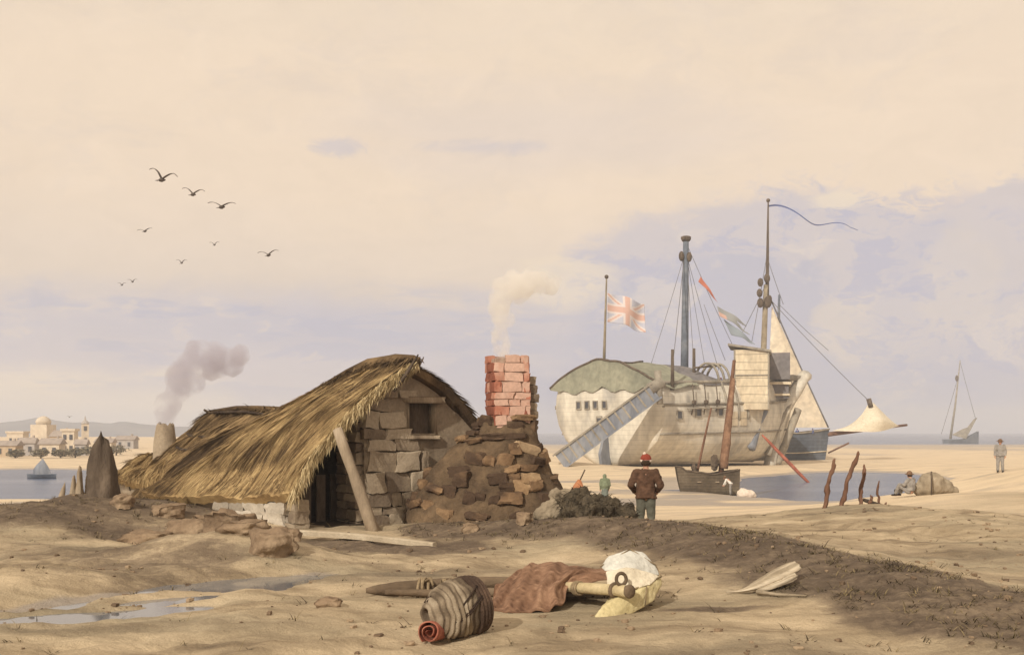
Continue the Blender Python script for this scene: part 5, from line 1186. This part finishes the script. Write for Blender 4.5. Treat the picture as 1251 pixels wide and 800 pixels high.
sailpart('staysail', (943, 374, D), (936, 523, D-1), (1011, 522, D), 1.4, sk)
lines(ms, 'stay', [((941, 364, D), (1012, 522, D))], .13); lines(ms, 'stay', [((941, 366, D), (1064, 492, D+1)), ((939, 300, D), (918, 420, D)), ((937, 345, D), (905, 410, D)), ((952, 372, D), (1012, 428, D+6)), ((939, 320, D), (957, 372, D))], .05)
mb = MB()
for i in range(12): t = i/11; ball(mb, P(950+60*t, 392+128*t, D-.1), .28, n=8)
spr = spar_part('bowsprit', P(1006, 531, D), P(1108, 519, D+4), .42, .2, M['rust_wood'], sk)
mb = MB(); mb.tube([P(1012, 553, D), P(1037, 541, D-3)], .16, 6); mb.build('bobstay_boom', M['rust_wood'], sk)
rws = surf([[P(1062, 491, D+1), P(1064, 491, D+1), P(1068, 493, D+1), P(1072, 497, D+1)], [P(1052, 507, D), P(1062, 505, D-1), P(1074, 505, D-1), P(1082, 507, D+1)], [P(1036, 520, D), P(1056, 516, D-2), P(1078, 514, D-2), P(1092, 516, D+1)], [P(1016, 526, D), P(1046, 527, D-2), P(1074, 527, D-2), P(1098, 520, D+2)]], 20, 24)
mb = MB(); mb.slab(rws, V((0, .06, 0))); mb.build('jib', M['canvas'], sk)
mb = MB(); mb.tube([P(1061, 487, D), P(1064, 497, D)], .45, 6, wob=.3); mb.build('jib_head', M['dark_timber'], sk)
mb = MB(); rws = []
st_ = [P(938.5, 252, D).lerp(P(1040, 282, D+4), t)+uz*(1.0*math.sin(t*9)*(1-t*.4))+V((0, .8*math.sin(t*12), 0)) for t in np.linspace(0, 1, 40)]
st_[-1] += V((1, 0, -.2)); mb.slab([[p+uz*.16*(1-i/60) for i, p in enumerate(st_)], [p-uz*.16*(1-i/60) for i, p in enumerate(st_)]], V((0, .02, 0))); mb.build('streamer', M['blue'], ms)
for px, tx in ((974, 'crewman in blue seated left in the bow of the smack'), (993, 'crewman in blue seated right, nearest the stem of the smack')):
    g = P(px, 530, D-2.4); person(g-uz*.1, R(0 if px < 980 else 80), 1.8, tx, dict(top='blue', legs='blue', cap='blue'), 'sit', 'crew seated in the smack', voxel=.035)
# ================================================================== small beached boat with raking masts, red pole
g0 = G(868, 83); bt = empty('beached_boat', g0, 'small brown boat beached by the hulk with two raking rust masts', 'boat')
mb = MB(); rows = []
for i in range(20):
    t = i/19; x = P(834, 0, 83).x+t*4.35; hb = 1.0*math.sin(math.pi*min(.93, .12+t*.85))**.7; sh = 1.55+.35*abs(t-.5)*2+(.25 if t < .1 else 0)
    r = []
    for k in range(-6, 7):
        a = k/6; r.append(V((x-.55*(abs(a))*max(0, .25-t)*4, g0.y+hb*math.copysign(abs(a)**.7, a)*1.0-.25*t, g0.z-.1+(sh+.1)*abs(a)**1.7)))
    rows.append(r)
mb.slab(rows, lambda i, j: V((0, 0, .07))); mb.grid([rows[0], rows[0][::-1]]); mb.grid([rows[-1], rows[-1][::-1]]); bh = mb.build('hull', M['boat_brown'], bt)
mb = MB()
for q in (0, -1): mb.tube([r[q]+uz*.03 for r in rows], .07, 6)
mb.build('gunwale', M['dark_timber'], bt)
for k in (5, 11): mb = MB(); mb.box(rows[k][6]+uz*1.1, (.3, 1.7, .08)); mb.build('thwart', M['timber'], bt, smooth=False)
m1 = spar_part('mast', P(880, 583, 83), P(897, 440, 84), .22, .13, M['rust_wood'], bt); spar_part('mast', P(851, 580, 83), P(869, 498, 83.5), .11, .07, M['rust_wood'], bt)
mb = MB(); q = [P(884, 572, 82.8), P(889, 530, 83.0), P(893, 490, 83.3), P(896, 462, 83.6)]; mb.tube([catmull(q, i/16) for i in range(17)], [.34, .33, .34, .30, .30, .28, .27, .26, .24, .23, .22, .2, .2, .18, .16, .15, .1], 10, wob=.45); mb.build('furled_sail', M['tan_sail'], m1)
for x_, y_, r_ in ((873, 565, .42), (848, 573, .3)):
    mb = MB(); ball(mb, P(x_, y_, 82.6), r_, (.75, .8, 1.6)); remeshed(mb, .05, 2, .06, 5).build('sail_bundle', M['dark_timber'], bt)
mb = MB(); a, b = P(931, 531, 113), P(990, 592, 111); mb.tube([a.lerp(b, t) for t in np.linspace(0, 1, 9)], [.10, .14, .17, .18, .19, .18, .17, .16, .14], 8, wob=.3); single(mb, 'red_pole', 'red_paint', b, 'worn red pole leaning out of the water at the bow of the hulk', 'pole')
# ================================================================== distant boat on the right
db = empty('distant_boat', P(1172, 541, 480), 'distant grey boat with a leaning bare mast on the shoreline, right', 'boat'); DD = 478
mb = MB(); rows = []
for i in range(14):
    t = i/13; p = P(1152+43*t, 0, DD); hb = 2.2*math.sin(math.pi*(.08+.84*t))**.8
    r = [V((p.x, DD+hb*math.copysign(abs(a)**.7, a), -1.5+(CZ-(537-HY-(5*max(0, t-.6)/.4)*2.0)*DD/F+1.5)*abs(a)**1.6)) for a in np.linspace(-1, 1, 11)]; rows.append(r)
mb.slab(rows, V((0, 0, .25))); mb.build('hull', M['boat_blue'], db)
mb = MB(); mb.tube([P(1161, 536, DD), P(1167, 495, DD), P(1173, 440, DD)], [.55, .4, .18], 6); mm = mb.build('mast', M['wale'], db)
mb = MB(); ball(mb, P(1169, 462, DD), .9, (.8, .8, 1.6)); mb.build('block', M['dark_timber'], mm)
lines(mm, 'stay', [((1173, 442, DD), (1192, 512, DD)), ((1172, 455, DD), (1150, 530, DD))], .1)
mb = MB(); mb.slab([[P(1163, 531, DD), P(1176, 524, DD)], [P(1180, 536, DD), P(1182, 522, DD)], [P(1194, 510, DD), P(1190, 512, DD)]], V((0, .4, 0))); mb.build('slack_sail', M['wale'], db)
# ================================================================== lagoon sailing dinghy
dg_ = empty('sailing_dinghy', P(51, 584, 118), 'little boat with a lavender sail on the lagoon, far left', 'boat'); p = V((P(51, 0, 120).x, 120, 0))
mb = MB(); rows = [[p+V((-1.6+3.2*t, .55*a*math.sin(math.pi*(.1+.8*t)), -.1+.55*abs(a)**1.6+.15*(t-.5)**2)) for a in np.linspace(-1, 1, 9)] for t in np.linspace(0, 1, 12)]; mb.slab(rows, V((0, 0, .05))); mb.build('hull', M['boat_blue'], dg_)
mb = MB(); mb.tube([p, p+uz*2.3], .05, 6); mb.build('mast', M['wale'], dg_)
mb = MB(); rws = surf([[p+V((.05, 0, 2.2)), p+V((.1, 0, 2.25)), p+V((.2, 0, 2.15))], [p+V((-.9, .1, 1.2)), p+V((0, -.25, 1.2)), p+V((.75, .1, 1.2))], [p+V((-1.0, .1, .5)), p+V((0, -.25, .45)), p+V((1.0, .1, .5))]], 10, 10); mb.slab(rws, V((0, .03, 0))); mb.build('sail', M['blue_timber'], dg_)
# ================================================================== the far town
TW = [pm('town_wall_'+n, c, .15, .9, 0, 1) for n, c in (('cream', [(.46, .38, .29), (.55, .47, .37), (.62, .54, .44)]), ('ochre', [(.38, .28, .19), (.46, .36, .25), (.52, .42, .31)]), ('grey', [(.30, .28, .27), (.38, .35, .33), (.46, .43, .4)]))]
TR = pm('town_roof', [(.25, .21, .19), (.33, .28, .245), (.40, .345, .30)], .15, .9, 0, 1)
def house(px, d, wpx, hpx, kind, roofk, label):
    g = G(px, d, -.5); w_, h_ = wpx*d/F, hpx*d/F; dp = w_*.8; hw = h_*(.68 if roofk else .96); root = empty('town_house', G(px, d), label, 'house', 'houses of the far town')
    mb = MB(); c_ = g+V((0, dp/2, hw/2+.25)); mb.box(c_, (w_, dp, hw+.5)); wl_ = mb.build('wall', TW[kind], root, smooth=False)
    z = g.z+hw+.5; mb = MB(); x0, x1, y0, y1 = g.x-w_/2-.3, g.x+w_/2+.3, g.y-.3, g.y+dp+.3
    if roofk:
        zt2 = z+h_*.32; ym = (y0+y1)/2; i_ = w_*.12 if roofk == 2 else 0
        mb.add([(x0, y0, z), (x1, y0, z), (x1, y1, z), (x0, y1, z), (x0+i_, ym, zt2), (x1-i_, ym, zt2)], [(0, 1, 5, 4), (2, 3, 4, 5), (1, 2, 5), (3, 0, 4), (3, 2, 1, 0)])
        mb.box(V((g.x+w_*.28, ym, zt2)), (w_*.09, w_*.09, h_*.25))
    else:
        mb.box(V((g.x, (y0+y1)/2, z+.2)), (w_+.5, dp+.5, .5))
    mb.build('roof', TR if roofk else TW[kind], root, smooth=False)
    n = max(2, int(w_/3)); rowsn = 2 if hw > 4.5 else 1
    for i in range(n):
        for k in range(rowsn):
            x = g.x-w_/2+w_*(i+.5)/n; zz = g.z+.5+hw*((k+.55)/rowsn*.95); mb = MB(); mb.box((x, g.y-.02, zz), (.6, .2, 1.0)); mb.build('window', M['glass'], wl_, smooth=False)
HO = [(6, 196, 26, 20, 1, 1, 'ochre gabled house at the left edge of the far town'), (31, 205, 22, 22, 2, 2, 'grey hip roofed house left of the domed building'), (60, 196, 24, 23, 0, 1, 'wide cream gabled house below the domed building'), (83, 212, 15, 30, 0, 0, 'tall flat topped cream house in the middle of the far town'), (72, 250, 22, 24, 1, 2, 'ochre hip roofed house high behind the wide cream house'), (98, 205, 13, 20, 2, 1, 'small grey gabled house left of the church tower'), (18, 270, 20, 19, 0, 0, 'cream flat topped house high at the left of the far town'), (126, 230, 20, 17, 0, 1, 'cream gabled house right of the church tower'), (152, 260, 22, 16, 2, 1, 'grey gabled house showing over the outhouse roof')]
for a in HO: house(*a)
d = 285; g = G(45, d); dm_ = empty('domed_building', g, 'pale building with a round dome in the far town', 'building'); s_ = d/F
mb = MB(); mb.box(g+V((0, 4, 2.6*1.0)), (20*s_, 6, 6.6)); mb.build('wall', TW[0], dm_, smooth=False)
mb = MB(); zz = g.z+5.6; mb.lathe(V((g.x, d+4, zz)), (0, 0, 1), [(0, 1.9), (.8, 1.9), (.95, 2.05), (1.5, 1.9), (2.1, 1.4), (2.5, .75), (2.65, .1)], 20); mb.build('dome', TW[0], dm_)
d = 300; g = G(104, d); tw = empty('church_tower', g, 'tall pale church tower with a short spire above the far town', 'tower'); s_ = d/F
zt3 = CZ-(518-HY)*s_; mb = MB(); mb.box(V((g.x, d, (g.z-1+zt3)/2)), (8*s_, 8*s_, zt3-g.z+1), (V((.9, .43, 0)), V((-.43, .9, 0)), uz)); bd = mb.build('tower_wall', TW[0], tw, smooth=False)
mb = MB(); mb.lathe(V((g.x, d, zt3)), (0, 0, 1), [(0, 1.0), (.2, 1.25), (.8, .8), (1.2, .3), (2.4, .05)], 8); mb.build('spire', TW[2], tw, smooth=False)
for z_ in (zt3-1.2, zt3-4.5):
    mb = MB(); mb.box(V((g.x, d, z_))-V((-.43, .9, 0))*(4*s_), (.8, .25, 1.3), (V((.9, .43, 0)), V((-.43, .9, 0)), uz)); mb.build('belfry_opening', M['glass'], bd, smooth=False)
LF = pm('far_foliage', [(.12, .11, .07), (.19, .165, .11), (.27, .23, .16)], .5, .95, 0, 3, tint=1)
for k, (px, d, r_, lb) in enumerate(((50, 188, 1.2, 'round tree left of the wide cream house'), (74, 190, 1.0, 'small round tree below the tall flat topped house'), (111, 200, 1.3, 'tree at the foot of the church tower'), (19, 190, 1.0, 'low tree in front of the grey hip roofed house'), (142, 205, 1.4, 'tree right of the tall dark stump'), (92, 192, 1.1, 'bushy tree below the small grey gabled house'))):
    g = G(px, d); t_ = empty('far_tree', g, lb, 'tree', 'trees of the far town'); mb = MB(); mb.tube([g-uz*.3, g+uz*1.3], [.16, .1], 6); mb.build('trunk', M['dark_timber'], t_)
    mb = MB(); rr_ = random.Random(k)
    for q in range(420):
        v_ = V((rr_.gauss(0, 1), rr_.gauss(0, 1), rr_.gauss(0, 1))).normalized()*r_*rr_.uniform(.35, 1)**.6; v_ *= 1+.5*mnoise.noise(v_.normalized()*1.7+V((k, 0, 0))); v_.z *= .62; v_.x *= 1.5+.4*(k % 2)
        c_ = g+uz*(.25+r_*.62)+v_; mb.blade(c_, V((rr_.uniform(-1, 1), rr_.uniform(-1, 1), rr_.uniform(-.6, .8))).normalized()*.4, .15, V((rr_.uniform(-1, 1), rr_.uniform(-1, 1), 0)).normalized(), V((0, 0, 0)), rr_.random())
    mb.build('crown', LF, t_)
# ================================================================== gulls
def gull(px, py, d, span, bank, label, up=.5):
    c_ = P(px, py, d); root = empty('gull', c_, label, 'bird', 'gulls over the lagoon'); k = span/2; ux_ = V((math.cos(bank), 0, math.sin(bank))); uz_ = V((-math.sin(bank), 0, math.cos(bank))); fy = V((.25, .95, .1)).normalized()
    mb = MB(); mb.lathe(c_-fy*k*.36-uz_*k*.12, fy+uz_*.15, [(0, k*.02), (k*.12, k*.10), (k*.34, k*.14), (k*.55, k*.10), (k*.66, k*.065), (k*.74, k*.06), (k*.80, k*.01)], 10); bd_ = mb.build('body', M['bird'], root)
    mb = MB(); mb.slab([[c_-fy*k*.62-ux_*k*.10-uz_*k*.2, c_-fy*k*.62+ux_*k*.10-uz_*k*.2], [c_-fy*k*.3-ux_*k*.05-uz_*k*.1, c_-fy*k*.3+ux_*k*.05-uz_*k*.1]], uz_*.01); mb.build('tail', M['bird'], root)
    for sgn in (-1, 1):
        rws = []
        for i in range(12):
            t = i/11; x = t*k; z = up*k*(math.sin(t*1.75)*.62-.25*t*t*t); ch_ = k*.30*(1-.72*t**1.6)*(1 if t < .97 else .3); le = -k*.10*(max(0, t-.35)*1.9)
            m_ = c_+ux_*(sgn*x)+uz_*z+fy*(k*.12+le); rws.append([m_, m_-fy*ch_*.5+uz_*k*.018, m_-fy*ch_])
        mb = MB(); mb.slab(rws, -uz_*(k*.012+.006)); mb.build('wing', M['bird'], root)
for a in ((198, 219, 60, 1.65, -.25, 'largest gull, wings raised, at the upper left of the flock', 1.15), (236, 237, 62, 1.35, -.12, 'second largest gull, just right of the largest one', .9), (271, 252, 66, 1.75, -.02, 'gull gliding with wide spread wings, right of the three big gulls', .55), (177, 282, 90, 1.3, .15, 'grey gull alone below the largest gull', .5), (262, 299, 105, 1.0, .05, 'small gull below the wide winged gull', 1.1), (222, 321, 105, 1.1, 0, 'small gull lowest in the middle of the flock', 1.1), (328, 311, 85, 1.7, .12, 'pale gull farthest to the right of the flock', .7), (162, 344, 120, 1.1, .05, 'tiny gull low on the left, right one of a pair', 1.0), (149, 348, 125, 1.0, 0, 'tiniest gull low on the left, left one of a pair', 1.0), (85, 509, 140, .7, 0, 'lone tiny gull low over the town, left of the church tower', .6)): gull(*a)
# ================================================================== smoke
def smoke(name, pts, dens, col, label, voxel, nsc=3, aniso=.2):
    mb = MB(); rs = random.Random(len(pts))
    for i in range(len(pts)-1):
        (x0, y0, d0, r0), (x1, y1, d1, r1) = pts[i], pts[i+1]
        for k in range(4):
            t = k/4; r_ = r0+(r1-r0)*t; c_ = P(x0+(x1-x0)*t, y0+(y1-y0)*t, d0+(d1-d0)*t)+V((rs.uniform(-.45, .45), rs.uniform(-.4, .4), rs.uniform(-.4, .4)))*r_
            ball(mb, c_, r_*rs.uniform(.7, 1.15), (1, .9, 1), 12)
    m2 = remeshed(mb, voxel, 3, voxel*2.2, 1/voxel*.16, 3)
    m = bpy.data.materials.new(name); m.use_nodes = True; nt_ = m.node_tree; nt_.nodes.remove(nt_.nodes['Principled BSDF'])
    pv = nn(nt_, 'ShaderNodeVolumePrincipled'); pv.inputs['Color'].default_value = (*col, 1); pv.inputs['Density'].default_value = dens; pv.inputs['Anisotropy'].default_value = aniso
    nz = noise_(nt_, nn(nt_, 'ShaderNodeTexCoord').outputs['Object'], nsc, 4, .65); lk(nt_, math_(nt_, 'MULTIPLY', math_(nt_, 'MULTIPLY', math_(nt_, 'SUBTRACT', nz, .36), 5, True), dens*1.7), pv.inputs['Density'])
    lk(nt_, pv.outputs[0], nt_.nodes['Material Output'].inputs['Volume'])
    o = m2.build(name, m, loc=P(*pts[0][:3])); tag(o, label, 'smoke', None, 'stuff'); return o
smoke('white_smoke', [(611, 438, 23.5, .17), (612, 420, 23.5, .17), (608, 405, 23.5, .17), (614, 392, 23.6, .18), (607, 377, 23.7, .24), (615, 362, 23.8, .30), (631, 351, 24, .33), (646, 345, 24.2, .27), (664, 347, 24.4, .22), (684, 344, 24.6, .12)], 2.4, (.99, .975, .95), 'thin white smoke rising from the red brick chimney', .05, 4)
smoke('grey_smoke', [(200, 524, 28, .20), (202, 506, 28, .26), (209, 492, 28, .30), (220, 476, 28.2, .36), (228, 458, 28.4, .50), (244, 446, 28.6, .50), (262, 440, 29, .42), (279, 445, 29.4, .40), (286, 434, 29.6, .30), (294, 426, 29.8, .18)], 1.25, (.70, .68, .76), 'grey smoke drifting right from the outhouse chimney pot', .08, 2)
scene.cycles.volume_bounces = 6; scene.cycles.transparent_max_bounces = 16
# ================================================================== loose stones and dry weed on the near ground
def scatter(n, fn): 
    out = []
    while len(out) < n:
        d = 9+16*random.random()**1.0; px = rnd(-60, 1310); x = (px-CX)/F*d
        if random.random() < fn(px, d, x): out.append((x, d))
    xs = np.array([o[0] for o in out]); ys_ = np.array([o[1] for o in out]); return xs, ys_, terrain(xs, ys_)
def wdark(x, y):
    a = ridge(np.array([x]), np.array([y]), RIDGE_R, 1.3, .8)[0][0]; b = ridge(np.array([x]), np.array([y]), RIDGE_L, 2.2, 1.2)[0][0]; return max(a, b)
mb = MB(); xs, ys_, zs = scatter(1100, lambda px, d, x: (.10+.9*max(0, mnoise.noise(V((x*.6, d*.6, 1))))*2.0)*(.6+.6*wdark(x, d)))
for x, y, z in zip(xs, ys_, zs):
    s = .012+.05*random.random()**3; r_ = random.random()*3.1; ax_ = (V((math.cos(r_), math.sin(r_), 0)), V((-math.sin(r_), math.cos(r_), 0)), uz)
    mb.stone((x, y, z+s*.2), (s*rnd(1, 1.8), s*rnd(.8, 1.3), s*rnd(.5, 1)), ax_, rnd(-.2, .9), .5, .12, 2)
o = mb.build('pebbles', M['rock'], smooth=False); tag(o, 'small stones and clods strewn over the near sandy ground', 'pebbles', None, 'stuff')
mg = pm('dry_weed', [(.045, .034, .02), (.11, .085, .045), (.22, .17, .09)], 3, .95, 0, 20, tint=1.2)
mb = MB(); xs, ys_, zs = scatter(1000, lambda px, d, x: max(0, wdark(x, d)-.12)*(.25+max(0, mnoise.noise(V((x*.9, d*.9, 8))))*2.2)+.012)
for x, y, z in zip(xs, ys_, zs):
    for k in range(random.randint(5, 11)):
        L = rnd(.04, .15)*(1 if random.random() < .93 else 1.7); a = rnd(0, 6.28); mb.blade(V((x+rnd(-.06, .06), y+rnd(-.06, .06), z-.01)), V((math.cos(a)*.75, math.sin(a)*.75, rnd(.3, 1))).normalized()*L, rnd(.003, .007), V((-math.sin(a), math.cos(a), 0)), V((math.cos(a), math.sin(a), -.6))*L*.3, rnd(0, 1))
o = mb.build('weed', mg, smooth=False); tag(o, 'short dry weed and wrack growing over the dark bank', 'weed', None, 'stuff')
# ================================================================== air
hz = bpy.data.materials.new('haze'); hz.use_nodes = True; hn = hz.node_tree; hn.nodes.remove(hn.nodes['Principled BSDF'])
hv = nn(hn, 'ShaderNodeVolumePrincipled'); hv.inputs['Color'].default_value = (.86, .89, .97, 1); hv.inputs['Density'].default_value = .0006; hv.inputs['Anisotropy'].default_value = .1
lk(hn, hv.outputs[0], hn.nodes['Material Output'].inputs['Volume'])
mb = MB(); mb.box((0, 1830, 27), (6300, 3800, 68)); o = mb.build('haze', hz, smooth=False); tag(o, 'pale sea haze filling the air over beach and town', 'haze', None, 'stuff')
